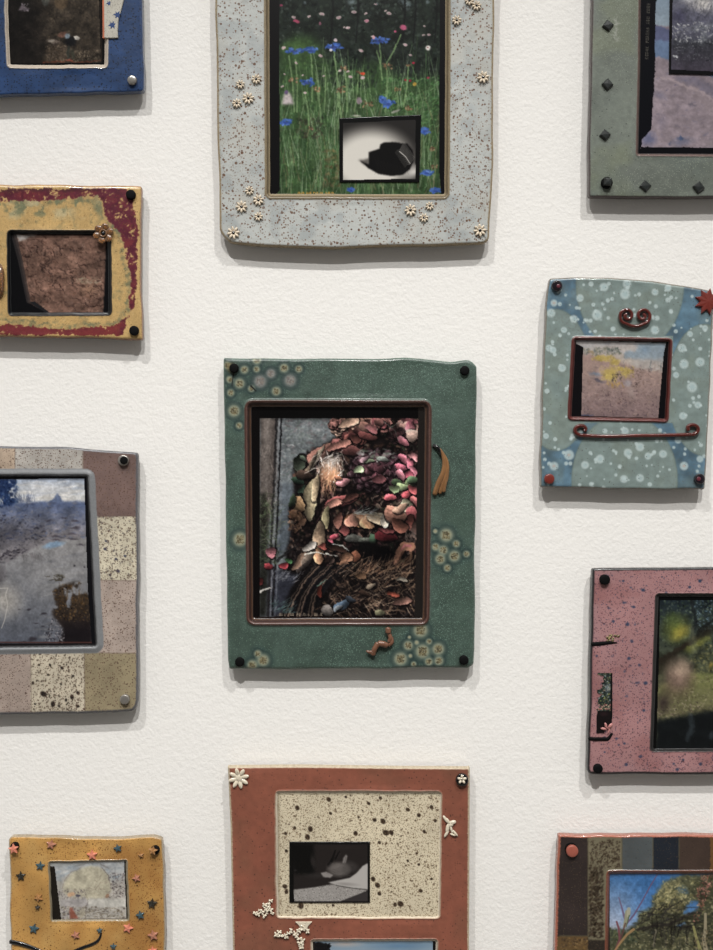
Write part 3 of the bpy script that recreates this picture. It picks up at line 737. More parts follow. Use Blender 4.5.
cv.dabs(150, (-60, 410, 170, 480), (4, 18), (2, 7), [(48, 44, 52), (72, 68, 76)], ang=(-40, 0), al=(.3, .8), mask=cv.pmask([(-60, 400), (170, 395), (110, 440), (0, 490), (-60, 520)], 8))
cv.poly([(-80, 470), (20, 490), (35, 550), (0, 580), (-80, 600)], (84, 80, 84), .7, 8)
cv.strokes(60, (110, 425, 215, 440), (14, 44), (-100, -50), (2, 4), [(92, 88, 90)], al=(.3, .6))
tm = cv.pmask([(-250, 20), (80, 50), (95, 100), (70, 120), (100, 150), (60, 185), (-250, 200)], 5); cv.mix(tm * np.clip((cv.fbm(30, 3) - .3) * 6, 0, 1), (36, 54, 92))
cv.dabs(260, (-60, 50, 100, 190), (4, 12), (3, 8), [(30, 44, 78), (60, 84, 122), (24, 36, 66)], al=(.3, .8), mask=tm)
cv.strokes(50, (90, 160, 180, 165), (20, 60), (70, 130), (2, 4), [(90, 98, 120)], al=(.4, .7))
cv.poly([(245, 165), (280, 145), (290, 120), (300, 118), (312, 150), (330, 165)], (78, 92, 124), .9, 3)
for (x, y, rx) in ((380, 300, 36), (372, 328, 34), (375, 355, 40), (415, 385, 30), (385, 262, 26), (285, 340, 40), (290, 358, 34), (395, 295, 22), (250, 260, 30), (330, 246, 26)):
    cv.ell(x, y, rx, 7, (66, 60, 68), 3, .75, .7)
cv.dabs(80, (235, 530, 335, 572), (5, 16), (2, 5), [(64, 58, 52), (84, 78, 64)], ang=(-30, 30), al=(.5, .9), mask=cv.pmask([(235, 548), (290, 528), (335, 545), (310, 575), (250, 560)], 3))
bm = cv.pmask([(280, 610), (340, 590), (400, 575), (440, 630), (470, 650), (470, 900), (300, 900), (330, 820), (270, 740), (290, 690)], 8)
bm = bm * np.clip((cv.fbm(40, 4) - .36) * 7 + np.clip((cv.Y - 640) / 60, 0, 3), 0, 1)
cv.mix(bm, (46, 38, 33)); cv.grad(700, (54, 44, 36), 830, (26, 22, 26), bm, .9)
cv.dabs(520, (270, 580, 460, 780), (3, 8), (3, 6), [(88, 68, 44), (66, 52, 38), (36, 30, 28), (104, 78, 48)], al=(.4, .9), mask=bm)
cv.strokes(26, (285, 640, 440, 700), (30, 80), (65, 115), (2, 4), [(80, 62, 42)], al=(.5, .8))
cv.dabs(260, (225, 760, 330, 888), (2, 8), (2, 5), [(150, 146, 150), (60, 56, 62), (110, 106, 112), (36, 32, 38)], al=(.5, .9), mask=cv.pmask([(262, 760), (300, 770), (350, 890), (215, 890)], 6))
for (x, y, rx, ry) in ((225, 737, 24, 7), (150, 716, 15, 6), (97, 719, 12, 4), (185, 788, 20, 4), (222, 803, 14, 4), (165, 868, 30, 16), (115, 884, 34, 5), (380, 495, 7, 8), (435, 497, 5, 9)):
    cv.ell(x, y, rx, ry, (48, 44, 50), -5, .85, .6)
cv.strokes(30, (0, 780, 230, 860), (14, 50), (80, 100), (2, 3), [(70, 72, 82)], al=(.2, .5))
cv.ell(60, 330, 190, 80, (44, 46, 60), -8, .45, .95); cv.ell(40, 690, 110, 110, (176, 170, 160), 0, .45, .98); cv.ell(240, 95, 190, 50, (206, 202, 198), 0, .5, .95)
cv.finish(.6, 4, .14, .85, 1.0)
cv.a = 255 * (cv.a / 255) ** 1.08 * 1.06
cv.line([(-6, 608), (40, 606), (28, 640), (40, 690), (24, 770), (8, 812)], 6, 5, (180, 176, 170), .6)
cv.line([(-200, 884), (473, 886)], 6, 6, (70, 44, 40)); cv.poly([(432, 40), (600, 40), (600, 1000), (472, 900), (450, 600)], (16, 16, 19))
cv.poly([(-300, 888), (600, 890), (600, 1000), (-300, 1000)], (24, 23, 25)); cv.poly([(-300, 0), (600, 0), (600, 44), (-300, 49)], (20, 20, 22))
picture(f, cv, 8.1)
m_ = pin(f, 124, 460.4, 5.3, 'steel', label='silver rimmed pin with a black face'); MB().lathe(DISC(3.9, .8, .3)).build('pin_face', M['black_rubber'], m_, P(124, 460.4, H0 + 3.7))
pin(f, 125.4, 698.8, 4.8, 'steel', label='silver pin')

# ================================================================ 4  amber frame with stars, bottom left
out = [[(9, 838), (12, 835.8), (20, 836.6), (60, 837.4), (120, 838), (155, 836.4), (162.8, 838.4)], [(162.8, 838.4), (163.6, 880), (165, 950), (166, 1044)],
       [(166, 1044), (90, 1045), (12, 1044)], [(12, 1044), (11.4, 950), (9.6, 880), (9, 838)]]
f = scene_frame('amber speckled ceramic frame scattered with small relief stars around a landscape print', out)
x0, y0, x1, y1 = bbox(out); cv = Cv(x0, y0, x1, y1, (194, 144, 74), 41)
cv.lum(cv.fbm(30, 3), .2); cv.mix(np.clip((cv.fbm(34, 3) - .5) * 4, 0, 1) * .6, (162, 108, 50)); cv.mix(np.clip((cv.fbm(26, 3) - .55) * 5, 0, 1) * .5, (202, 160, 92))
g = mat('amber_glaze', None, .34, [(560, .22, .3, (104, 62, 28)), (760, .22, .35, (122, 74, 34)), (340, .16, .1, (78, 48, 24))], (200, .3, .0008), coat=.25)
op = [[(50, 863.4), (125.4, 861.6)], [(125.4, 861.6), (127.6, 919)], [(127.6, 919), (52.8, 919.6)], [(52.8, 919.6), (50, 863.4)]]
frame_body(f, out, [dict(sides=op, lip=2.9, ridge=.5, flat=.3, zin=9, col=[(.9, (134, 124, 104), 8)])], cv, material=g, seed=9, edge=(1.4, (150, 132, 104), 10), bevel=2.4, und=.6, sat=.88)
# pale raw-clay back slab showing along the top
cv = Cv(48, 860, 130, 921, (150, 140, 126), 42).T(40, 850, 7.13)
cv.grad(85, (150, 156, 162), 260, (170, 164, 154)); cv.dabs(60, (60, 80, 610, 220), (20, 60), (6, 18), [(130, 146, 160), (176, 176, 172)], al=(.2, .5), ang=(-30, 0))
hm = cv.pmask([(160, 290), (175, 215), (230, 160), (300, 125), (370, 112), (430, 125), (480, 165), (502, 220), (508, 290), (480, 345), (330, 350), (200, 330)], 7)
cv.mix(hm, (174, 166, 140)); cv.lum(cv.fbm(60, 3), .12, hm); cv.ell(300, 100, 60, 14, (110, 104, 100), -18, .6, .7)
cv.ell(400, 240, 50, 60, (184, 176, 148), 0, .6, .9); cv.ell(450, 110, 70, 9, (100, 92, 88), 28, .5, .7)
cv.line([(160, 270), (172, 215), (225, 160), (300, 118)], 4, 2, (120, 100, 90), .7); cv.line([(440, 125), (490, 185), (508, 280)], 5, 3, (90, 74, 68), .7)
cv.strokes(24, (240, 200, 460, 330), (30, 80), (-70, 70), (2, 3.5), [(120, 106, 88), (104, 84, 74)], al=(.4, .8), curve=.3)
cv.dabs(240, (490, 160, 608, 345), (3, 9), (2, 6), [(70, 56, 60), (186, 176, 168), (110, 90, 84), (48, 38, 44)], al=(.4, .9))
cv.dabs(100, (130, 280, 330, 350), (3, 12), (2, 6), [(90, 76, 84), (186, 172, 160), (60, 50, 58)], al=(.4, .8))
cv.ell(222, 318, 32, 18, (196, 150, 110), 0, .9); cv.ell(270, 328, 20, 13, (70, 66, 84), 0, .9); cv.ell(480, 330, 22, 18, (150, 100, 70), -40, .7)
cv.poly([(140, 355), (335, 340), (345, 405), (150, 400)], (156, 150, 148), .9, 5); cv.poly([(340, 350), (612, 350), (616, 402), (350, 412)], (186, 182, 172), 1, 3)
cv.dabs(360, (150, 405, 620, 492), (4, 14), (2, 6), [(122, 108, 84), (150, 138, 116), (76, 64, 56), (96, 84, 66)], al=(.4, .9), ang=(-20, 20))
cv.dabs(90, (150, 400, 300, 492), (4, 10), (3, 7), [(170, 160, 164), (92, 80, 88)], al=(.4, .8)); cv.poly([(210, 410), (235, 420), (275, 490), (215, 492)], (150, 78, 58), .95, 3)
cv.ell(300, 450, 28, 44, (168, 158, 132), 10, .6); cv.line([(345, 350), (335, 400)], 4, 3, (90, 80, 76)); cv.line([(330, 400), (325, 490)], 5, 4, (110, 96, 80))
cv.finish(.6, 3, .14, .75, 1.0)
cv.poly([(0, 60), (0, 520), (155, 520), (105, 118), (68, 112), (55, 60)], (28, 24, 20)); cv.poly([(0, 60), (0, 520), (85, 520), (66, 116), (58, 60)], (116, 108, 92))
cv.poly([(50, 78), (598, 78), (600, 84), (60, 120), (50, 120)], (140, 140, 136), .5, 4)
cv.poly([(598, 60), (700, 60), (700, 520), (618, 520)], (20, 18, 16))
cv.line([(150, 494), (620, 488)], 5, 5, (60, 50, 44), .6)
picture(f, cv, 9.1)
def star_(px, py, r, key, rot, nm='ceramic_star', z=H0 - .3, lab=None):
    words = {'salmon_glaze': 'salmon star', 'teal_glaze': 'teal star', 'rose_brown_glaze': 'rose brown star', 'brown_glaze': 'brown star', 'dark_star_glaze': 'black star'}
    return MB().star(r, 5, .5, 2.4, 90 + rot, 1.3).build(nm, M[key], f, P(px, py, z), smooth=False, label=lab or words.get(key))
pin(f, 15.6, 845.6, 4.2); pin(f, 155.6, 849.2, 4.4)
for (px, py, r, key, rot) in ((13.9, 848.7, 5.4, 'salmon_glaze', 8), (51.3, 844.2, 5.2, 'rose_brown_glaze', -12), (92.4, 854.8, 5.6, 'salmon_glaze', 4),
    (118, 847.9, 4.4, 'teal_glaze', 15), (153, 850.4, 4.8, 'brown_glaze', -8), (141.2, 854.6, 3, 'brown_glaze', 10), (40.5, 865.4, 4.9, 'teal_glaze', -6),
    (21.2, 875.6, 5.2, 'dark_star_glaze', 3), (136.7, 877.7, 4.4, 'rose_brown_glaze', 20), (39, 897.2, 4.7, 'brown_glaze', 28), (38, 906.6, 2.8, 'dark_star_glaze', 0),
    (152.2, 903, 5.3, 'dark_star_glaze', -5), (140.5, 914.8, 4.6, 'teal_glaze', 14), (34.3, 928.2, 5.4, 'teal_glaze', -10), (76, 934.6, 4.6, 'rose_brown_glaze', 18),
    (100, 929.8, 3.2, 'teal_glaze', 4), (128.2, 927.6, 5.4, 'salmon_glaze', -18), (153.3, 935, 5.6, 'rose_brown_glaze', 12), (113.6, 945.8, 3.4, 'teal_glaze', 0),
    (152.8, 950.5, 4.6, 'salmon_glaze', 6)):
    star_(px, py, r, key, rot, z=(H0 + 3.8 if (px, py) in ((13.9, 848.7), (153, 850.4)) else H0 - .3))
c0 = P(60, 945, H0)
pp = [(11, 941.5), (22, 943.8), (34, 948), (46, 953), (58, 955), (70, 952.5), (82, 947.6), (92, 944), (97.5, 940.5), (100, 936), (100.6, 932)]
MB().tube([((x - 60), (945 - y), .4) for x, y in pp], [2.2, 2.3, 1.9, 1.8, 1.8, 1.7, 1.6, 1.6, 1.5, 1.2, .9], flat=.6).build('black_branch', M['black_glaze'], f, c0, label='black glazed curved line ending at a small teal star')
# ================================================================ 5  pale grey frame, top centre
out = [[(215, -66), (350, -67), (496, -66)], [(496, -66), (494.6, 0), (492.6, 157), (489.4, 238), (487.4, 242)], [(487.4, 242), (482, 243.4), (400, 246.6), (331, 248.9), (262, 246.6), (232, 243.4), (224, 236.5)],
       [(224, 236.5), (219.6, 230), (218.6, 199), (216.4, 60), (215, -66)]]
f = scene_frame('large pale grey speckled ceramic frame with tiny cream daisies around a wildflower meadow photograph', out)
x0, y0, x1, y1 = bbox(out); cv = Cv(x0, y0, x1, y1, (186, 190, 186), 51)
cv.lum(cv.fbm(40, 3), .07); cv.mix(np.clip((cv.fbm(16, 3) - .53) * 6, 0, 1) * .5, (150, 158, 160)); cv.mix(np.clip((cv.fbm(30, 3) - .5) * 4, 0, 1) * .5, (188, 184, 172))
cv.dabs(26, (x0, y0, x1, y1), (5, 12), (5, 9), [(146, 156, 160), (192, 190, 180)], ang=(0, 20), al=(.2, .5), jit=3)
cv.dabs(700, (x0, y0, x1, y1), (.5, 1.3), (.5, 1.1), [(124, 88, 58), (92, 66, 48)], al=(.5, .9))
g = mat('pale_grey_glaze', None, .36, [(330, .27, .17, (92, 62, 42)), (480, .27, .2, (104, 72, 48)), (240, .2, .12, (80, 56, 40)), (800, .2, .3, (124, 98, 74))], (190, .35, .0008), coat=.3)
op = [[(269.4, -26), (445.4, -26)], [(445.4, -26), (444.8, 60), (444.2, 194)], [(444.2, 194), (270.4, 193.6)], [(270.4, 193.6), (269.6, 0), (269.4, -26)]]
frame_body(f, out, [dict(sides=op, lip=6.6, ridge=.9, flat=.35, zin=8, col=[(.92, (126, 112, 86), 9), (.62, (92, 80, 60), 7), (.42, (132, 118, 92), 7)])], cv, material=g, seed=13,
           edge=(2.2, (136, 118, 86), 14), sigma=2.4, bevel=3.4, wob=.5)
cv = Cv(268, -30, 447, 196, (30, 38, 32), 52).T(265, 0, 3.753)
cv.lum(cv.fbm(30, 4), .5)
cv.dabs(1500, (50, -110, 660, 300), (3, 12), (3, 9), [(20, 26, 24), (44, 56, 44), (30, 40, 38), (56, 66, 60)], al=(.3, .8))
for (x, y, rx, ry) in ((325, 8, 26, 16), (330, 30, 10, 12), (535, 18, 18, 30), (515, 6, 22, 12), (420, 14, 10, 8), (150, 10, 8, 8), (610, 6, 10, 10), (470, -30, 60, 20)):
    cv.ell(x, y, rx, ry, (120, 136, 142), 0, .7, .8)
cv.dabs(160, (290, -20, 560, 60), (3, 10), (3, 8), [(28, 34, 32), (44, 56, 48)], al=(.6, 1))
for x in (250, 345, 520, 560, 640): cv.line([(x, -110), (x + 6, 40), (x - 4, 160)], 9, 5, (14, 16, 16), .8)
m = cv.pmask([(50, 175), (120, 130), (190, 140), (230, 220), (330, 250), (420, 230), (520, 300), (660, 290), (660, 760), (50, 760)], 16)
cv.mix(m, (56, 82, 46)); cv.lum(cv.fbm(24, 3), .25, m)
cv.dabs(1300, (50, 130, 660, 760), (3, 9), (2, 7), [(66, 104, 48), (86, 122, 62), (42, 66, 38), (60, 96, 64)], al=(.3, .7), mask=m)
cv.ell(120, 175, 70, 36, (84, 122, 58), -8, .55, .9)
cv.dabs(500, (440, 290, 655, 480), (4, 14), (2, 4), [(80, 134, 70), (54, 96, 54), (104, 150, 88)], ang=(-60, 0), al=(.4, .8))
cv.dabs(200, (200, 180, 420, 330), (4, 14), (4, 12), [(18, 26, 22), (32, 44, 34)], al=(.3, .7))
cv.strokes(420, (50, 320, 660, 760), (60, 200), (76, 104), (2, 5), [(96, 132, 80), (122, 152, 104), (66, 104, 56), (44, 74, 42), (134, 158, 122)], al=(.35, .85), curve=.07)
cv.strokes(500, (50, 450, 660, 780), (40, 130), (70, 110), (2, 5), [(98, 128, 88), (70, 104, 66), (130, 150, 116), (52, 84, 48), (120, 112, 80)], al=(.35, .8), curve=.1)
cv.dabs(120, (220, 560, 290, 700), (4, 12), (3, 9), [(120, 104, 64), (84, 74, 48), (70, 84, 48)], al=(.3, .7)); cv.dabs(100, (120, 440, 220, 520), (3, 10), (3, 8), [(72, 66, 50), (44, 52, 38)], al=(.3, .7))
stems = [(90, 210, 110, 420), (115, 225, 120, 420), (172, 200, 176, 380), (260, 195, 275, 400), (300, 255, 308, 420), (258, 190, 290, 500), (430, 165, 432, 260), (458, 255, 452, 430), (497, 340, 495, 430), (538, 245, 520, 400), (350, 270, 335, 420), (420, 190, 440, 300), (510, 130, 455, 240), (195, 340, 210, 460), (150, 350, 165, 470), (225, 250, 222, 420), (190, 270, 205, 400)]
for a_, b_, c_, d_ in stems: cv.line([(a_, b_), ((a_ + c_) / 2 + 4, (b_ + d_) / 2), (c_, d_)], 5, 6, (112, 142, 92), .9)
for (x, y, r) in ((213, 53, 13), (333, 45, 11), (277, 66, 12), (107, 65, 10), (165, 62, 9), (378, 50, 8), (465, 50, 12), (452, 40, 7), (312, 104, 10), (382, 78, 10), (298, 102, 6), (526, 168, 11), (595, 132, 8), (615, 130, 9), (598, 98, 6),
    (360, 190, 11), (405, 137, 8), (265, 152, 8), (545, 206, 8), (208, 208, 10), (70, 180, 11), (366, 292, 11), (321, 288, 10), (281, 265, 8), (150, 348, 8), (415, 15, 7), (117, 236, 8), (142, 282, 6), (310, 268, 7), (73, 278, 6), (65, 325, 8), (220, 285, 6)):
    cv.ell(x, y, r, r * .62, (206, 186, 184), cv.rng.uniform(-30, 30), .95, .4); cv.ell(x + 2, y + 1, r * .5, r * .3, (176, 120, 140), 0, .6)
cv.ell(118, 80, 15, 8, (176, 70, 100), 20); cv.ell(519, 103, 15, 12, (214, 96, 136), 20); cv.ell(489, 118, 6, 5, (200, 80, 120)); cv.ell(382, 78, 9, 6, (200, 130, 150)); cv.ell(207, 88, 6, 8, (150, 90, 110))
cv.ell(612, 180, 12, 11, (220, 214, 208)); cv.ell(612, 180, 4, 4, (130, 50, 50)); cv.ell(557, 236, 7, 5, (200, 40, 70)); cv.ell(545, 303, 7, 6, (160, 40, 60)); cv.ell(612, 292, 6, 5, (170, 60, 80)); cv.ell(562, 316, 9, 9, (200, 160, 60)); cv.ell(527, 300, 6, 5, (150, 40, 50))
cv.ell(366, 277, 11, 7, (226, 74, 44)); cv.ell(60, 20, 6, 5, (150, 60, 90))
def corn(x, y, rx, ry):
    for k in range(26):
        a = cv.rng.uniform(0, 6.28); q = cv.rng.uniform(.3, 1)
        cv.ell(x + math.cos(a) * rx * q, y + math.sin(a) * ry * q * .8, 9, 4.5, np.array((66, 104, 190)) + cv.rng.normal(0, 16), cv.rng.uniform(-60, 60), .9, .5)
    cv.ell(x, y + 3, rx * .5, ry * .4, (48, 66, 140), 0, .7)
for q in ((108, 190, 34, 14), (172, 188, 30, 13), (258, 175, 36, 18), (428, 152, 40, 15), (162, 308, 33, 18), (462, 388, 26, 18), (440, 372, 10, 14), (78, 458, 24, 12), (600, 490, 18, 16), (607, 648, 24, 14), (640, 715, 18, 12), (322, 712, 10, 8)): corn(*q)
cv.ell(264, 150, 8, 7, (210, 190, 200)); cv.ell(247, 188, 7, 6, (210, 205, 210)); cv.ell(408, 140, 6, 9, (200, 150, 160))
for (x, y, r) in ((458, 248, 18), (497, 335, 12), (298, 253, 13), (195, 335, 14), (285, 335, 18), (385, 390, 18), (540, 406, 14), (627, 555, 10), (637, 625, 12), (106, 303, 16), (540, 245, 8), (350, 270, 8), (627, 560, 9), (173, 480, 8)):
    cv.dabs(14, (x - r, y - r * .6, x + r, y + r * .7), (3, r * .5), (2, r * .4), [(140, 104, 72), (176, 140, 104), (92, 66, 48)], al=(.6, 1))
cv.poly([(72, 350), (95, 350), (110, 390), (62, 394)], (202, 188, 190), .95, 3); cv.ell(80, 346, 9, 10, (110, 90, 130)); cv.ell(353, 378, 12, 16, (150, 130, 140), 0, .9)
cv.ell(490, 418, 22, 5, (190, 186, 176), -20, .8); cv.ell(345, 435, 20, 5, (190, 186, 176), 5, .7)
cv.finish(.35, 3, .2, .85, .92)
cv.poly([(-50, -200), (52, -200), (56, 715), (36, 735), (-50, 735)], (13, 12, 13)); cv.poly([(656, -200), (800, -200), (800, 760), (664, 760), (654, 640)], (13, 12, 14)); 
cv.T(0, 0, 1); text(cv, '2005 160 PORTRA KODAK'[::-1][::-1], (297.5, 191.6), (1, 0), (0, 1), .42, (204, 150, 70), .9)
pc = picture(f, cv, 8.1)
cv = Cv(339, 114.5, 421, 182, (10, 10, 10), 53).T(335, 105, 7.505)
d = np.hypot((cv.X - 260) / 330, (cv.Y - 420) / 270); t = sst((d - .6) / .62)
im = cv.pmask([(60, 112), (604, 106), (614, 552), (60, 562)], 1)
bg = np.array((206, 202, 194.))[None, None] * (1 - t[..., None]) + np.array((38, 36, 35.)) * t[..., None]; cv.a += (bg - cv.a) * im[..., None]
cv.ell(600, 500, 120, 70, (204, 200, 194), -20, .9, .9); cv.mix(cv.pmask([(604, 60), (700, 60), (700, 600), (615, 600)], 0), (10, 10, 10)); cv.mix(cv.pmask([(0, 563), (700, 556), (700, 700), (0, 700)], 0), (10, 10, 10))
cv.poly([(174, 404), (215, 404), (255, 392), (262, 470), (215, 440)], (92, 88, 84), 1, 6)
cv.poly([(190, 412), (252, 440), (252, 345), (335, 320), (340, 288), (368, 272), (430, 270), (482, 276), (500, 284), (545, 285), (588, 335), (601, 410), (570, 482), (515, 524), (430, 532), (330, 516), (250, 470)], (15, 14, 14), 1, 2)
for k in range(26):
    t = k / 26; x = 490 + 80 * t; y = 330 + 120 * t
    cv.line([(x, y), (x + 18 + 12 * t, y - 34 - 16 * math.sin(t * 3)), (x + 34, y - 58)], 2.4, 1.2, (150, 147, 142), .65)
    cv.line([(x, y), (x - 20, y + 3), (x - 36, y + 24)], 2.6, 1, (120, 118, 113), .55)
cv.line([(488, 345), (535, 385), (572, 440)], 6, 3, (206, 202, 196), .9)
for k in range(11): cv.line([(300 + k * 24, 400 + 7 * k), (330 + k * 22, 470 + 3 * k), (300 + k * 26, 520)], 1.6, 1, (52, 50, 49), .6)
picture(pc, cv, 9.1, 'inset_photograph', warp=[(339.3, 118.2), (421.2, 114.8), (419.4, 182), (339.5, 182)], label='small black and white print with a feather')
for (px, py, r, rot) in ((256.3, 79.8, 5, .1), (240.4, 85, 4.6, .3), (248.4, 98.9, 6, .2), (236.9, 103.9, 4.8, 0), (483, 77.8, 6.2, .2), (456.6, 21, 5, .3), (469.2, 1.5, 4.8, 0), (476.4, 6.4, 5, .2),
    (249.6, 191.2, 4.6, .1), (258.5, 200.5, 5.6, .3), (241.6, 207.2, 5.9, 0), (258.5, 217, 4.6, .2), (233.6, 233.2, 6.4, .15), (410.4, 210.6, 6, .1), (429.6, 206.4, 4.4, .2), (423.8, 218.2, 4.6, .3), (479.8, 230.8, 6.4, .1)):
    daisy(f, px, py, r, 8, 'cream_clay', 'black_glaze', rot=rot)

# ================================================================ 6  green frame, centre
out = [[(223.3, 358), (274, 358.9), (345, 358.7), (404, 358), (451, 361.6), (466, 359.4)], [(466, 359.4), (471, 360.4), (476.8, 366), (476.4, 400), (475.4, 450), (474.8, 588), (474.6, 647), (473.6, 664)],
       [(473.6, 664), (468.6, 667.9), (400, 668), (345, 668.8), (229.6, 669.6)], [(229.6, 669.6), (228.4, 660), (226.8, 588), (225.2, 468), (223.3, 358)]]
f = scene_frame('dark green ceramic frame with ringed crystal spots around a dried flower photograph', out)
x0, y0, x1, y1 = bbox(out); cv = Cv(x0, y0, x1, y1, (66, 88, 77), 61, ss=2.5)
cv.lum(cv.fbm(60, 2), .08); cv.lum(cv.fbm(8, 3), .14); cv.mix(np.clip((cv.fbm(30, 3) - .52) * 4, 0, 1) * .35, (84, 110, 98)); cv.mix(np.clip((cv.fbm(40, 3) - .52) * 4, 0, 1) * .45, (56, 78, 64))
cr = []; KR = 1.22
for (a_, b_, r) in ((62, 78, 25), (150, 100, 25), (213, 50, 28), (212, 98, 20), (285, 120, 30), (230, 160, 40), (352, 92, 28), (427, 97, 22), (383, 155, 38), (75, 150, 22), (125, 170, 32), (80, 218, 22), (185, 197, 20), (312, 210, 28), (97, 310, 38), (123, 385, 20)):
    cr.append((215 + a_ / 5.093, 350 + b_ / 5.093, r * KR / 5.093, 1 if (a_, b_) in ((285, 120), (230, 160), (383, 155)) else 0))
for (a_, b_, r) in ((516, 128, 42), (460, 108, 14), (567, 172, 22), (462, 188, 24), (500, 205, 30), (557, 235, 35), (485, 250, 32), (619, 224, 20), (521, 295, 22), (385, 612, 46), (428, 670, 18), (365, 675, 14), (322, 690, 30), (395, 720, 45), (475, 708, 38), (283, 758, 42), (333, 743, 12), (427, 772, 25), (478, 768, 28), (350, 785, 16), (328, 648, 10)):
    cr.append((345 + a_ / 5.093, 510 + b_ / 5.093, r * KR / 5.093, 0))
for (a_, b_, r) in ((128, 150, 45), (245, 765, 38), (218, 732, 22), (190, 790, 32)): cr.append((215 + a_ / 5.093, 510 + b_ / 5.093, r * KR / 5.093, 0))
for (x, y, r, k) in cr:
    q_ = np.hypot(cv.X - x, cv.Y - y); cv.al *= np.clip((q_ - r) / 2, 0, 1)
for (x, y, r, k) in cr: cv.ell(x, y, r + 5, r + 5, (44, 70, 68), 0, .6, .6)
for (x, y, r, k) in cr: cv.ell(x, y, r + 1.6, r + 1.6, (32, 52, 50), 0, .9, .35)
for (x, y, r, k) in cr:
    cv.ell(x, y, r + .2, r + .2, (122, 138, 118) if not k else (108, 118, 114), 0, 1, .6)
    cv.ell(x, y, r * .72, r * .72, (164, 156, 120) if not k else (140, 134, 126), 0, .85, .6)
    if r > 3.8:
        n = int(r * r * .9)
        cv.dabs(n, (x - r * .36, y - r * .36, x + r * .36, y + r * .36), (.35, 1.0), (.35, .9), [(84, 74, 44), (48, 42, 28), (116, 100, 58)] if not k else [(120, 104, 90), (150, 148, 144), (96, 92, 92)], al=(.5, 1), jit=8)
cv.line([(234, 372), (232.5, 380), (232, 386)], 1.4, .8, (18, 22, 20)); cv.line([(251, 386), (256, 391)], 2, 1, (18, 22, 20))
cv.ell(232, 368, 7, 7, (110, 84, 34), 0, .6, .6)
g = mat('green_mottled_glaze', None, .4, [(1100, .26, .28, (112, 138, 124)), (900, .26, .34, (46, 66, 57))], (420, .5, .0007), coat=.2)
op = [[(252, 407.6), (424.2, 407.8)], [(424.2, 407.8), (422, 617.6)], [(422, 617.6), (254, 617.6)], [(254, 617.6), (252, 407.6)]]
frame_body(f, out, [dict(sides=op, lip=9.4, ridge=1.8, flat=.28, zin=7, wob=.1, col=[(.86, (66, 40, 32), 5), (.70, (84, 56, 48), 6), (.55, (46, 26, 20), 4), (.3, (74, 46, 24), 6), (.16, (30, 20, 17), 3)])],
           cv, material=g, seed=17, edge=(.9, (84, 108, 96), 8), bevel=2.8, step=.6, sigma=1.4, sat=.78)
cv = Cv(250, 405.5, 426, 619.5, (20, 16, 15), 62).T(250, 395, 3.753)
R = cv.rng
# blue-grey mirror with ornate old frame on the left
bgm = cv.pmask([(118, 88), (330, 88), (330, 220), (250, 300), (190, 480), (170, 600), (110, 660), (90, 840), (30, 840), (30, 88)], 8)
cv.mix(bgm, (100, 108, 112)); cv.lum(cv.fbm(40, 3), .2, bgm)
cv.dabs(320, (115, 90, 330, 330), (6, 20), (2, 6), [(120, 134, 126), (136, 128, 132), (92, 110, 100), (110, 90, 96), (150, 158, 156)], al=(.25, .6), ang=(-50, 30), mask=bgm)
cv.grad(330, (92, 104, 116), 620, (66, 78, 92), cv.pmask([(112, 330), (200, 330), (180, 480), (150, 570), (100, 620), (95, 420)], 6), .8)
cv.poly([(92, 650), (190, 680), (150, 760), (130, 830), (60, 830), (60, 640)], (52, 56, 74), .85, 8)
cv.poly([(38, 88), (100, 88), (96, 300), (84, 420), (60, 520), (36, 520)], (92, 80, 74), 1, 3); cv.poly([(52, 90), (78, 90), (66, 330), (50, 400)], (122, 110, 102), .7, 5)
cv.poly([(36, 370), (62, 370), (70, 640), (60, 828), (32, 828)], (34, 34, 26), .9, 5)
for (x, w, c, a_) in ((92, 9, (40, 36, 38), .9), (101, 5, (120, 118, 122), .7), (110, 7, (30, 28, 32), .95), (120, 5, (108, 112, 120), .6)):
    cv.line([(x + 8, 88), (x - 2, 330), (x - 12, 560), (x - 26, 828)], w, w, c, a_)
cv.strokes(260, (36, 380, 108, 640), (12, 44), (0, 180), (1.5, 3.5), [(86, 108, 62), (60, 78, 46), (44, 52, 36), (120, 120, 96)], al=(.3, .8), curve=.4)
cv.strokes(80, (34, 200, 100, 420), (20, 60), (60, 100), (1.5, 3), [(150, 138, 130), (60, 50, 46)], al=(.2, .5))
# the dark body of the bust
body = cv.pmask([(320, 88), (632, 88), (632, 832), (110, 832), (150, 740), (190, 660), (150, 650), (130, 600), (150, 540), (145, 430), (165, 370), (165, 240), (230, 210), (290, 180), (330, 150)], 5)
cv.mix(body, (24, 17, 17)); cv.lum(cv.fbm(26, 3), .5, body)
def petal(x, y, L_, w, ang, c, al=1, vein=True):
    c = np.array(c, float)
    if R.random() < .5: ang += 180
    cv.leaf(x + 2, y + 3, L_ * 1.12, w * 1.25, (14, 10, 11), ang, al * .75, 0, 0, 0)
    cv.leaf(x, y, L_ * 1.05, w * 1.05, c, ang, al, R.uniform(-.5, .5), 1.0, .5 if vein else .3)
def bloom(x, y, r, cols, n=9, sq=.8):
    for ring, k in ((1, n), (.62, max(4, n - 3)), (.3, 4)):
        o = R.uniform(0, 360)
        for i in range(k):
            a = o + 360 * i / k + R.normal(0, 12); c = np.array(cols[R.integers(len(cols))], float) * R.uniform(.65, 1.15)
            petal(x + math.cos(math.radians(a)) * r * ring * .62, y + math.sin(math.radians(a)) * r * ring * .62 * sq, r * .46, r * .36, a + R.normal(0, 24), c, .95, False)
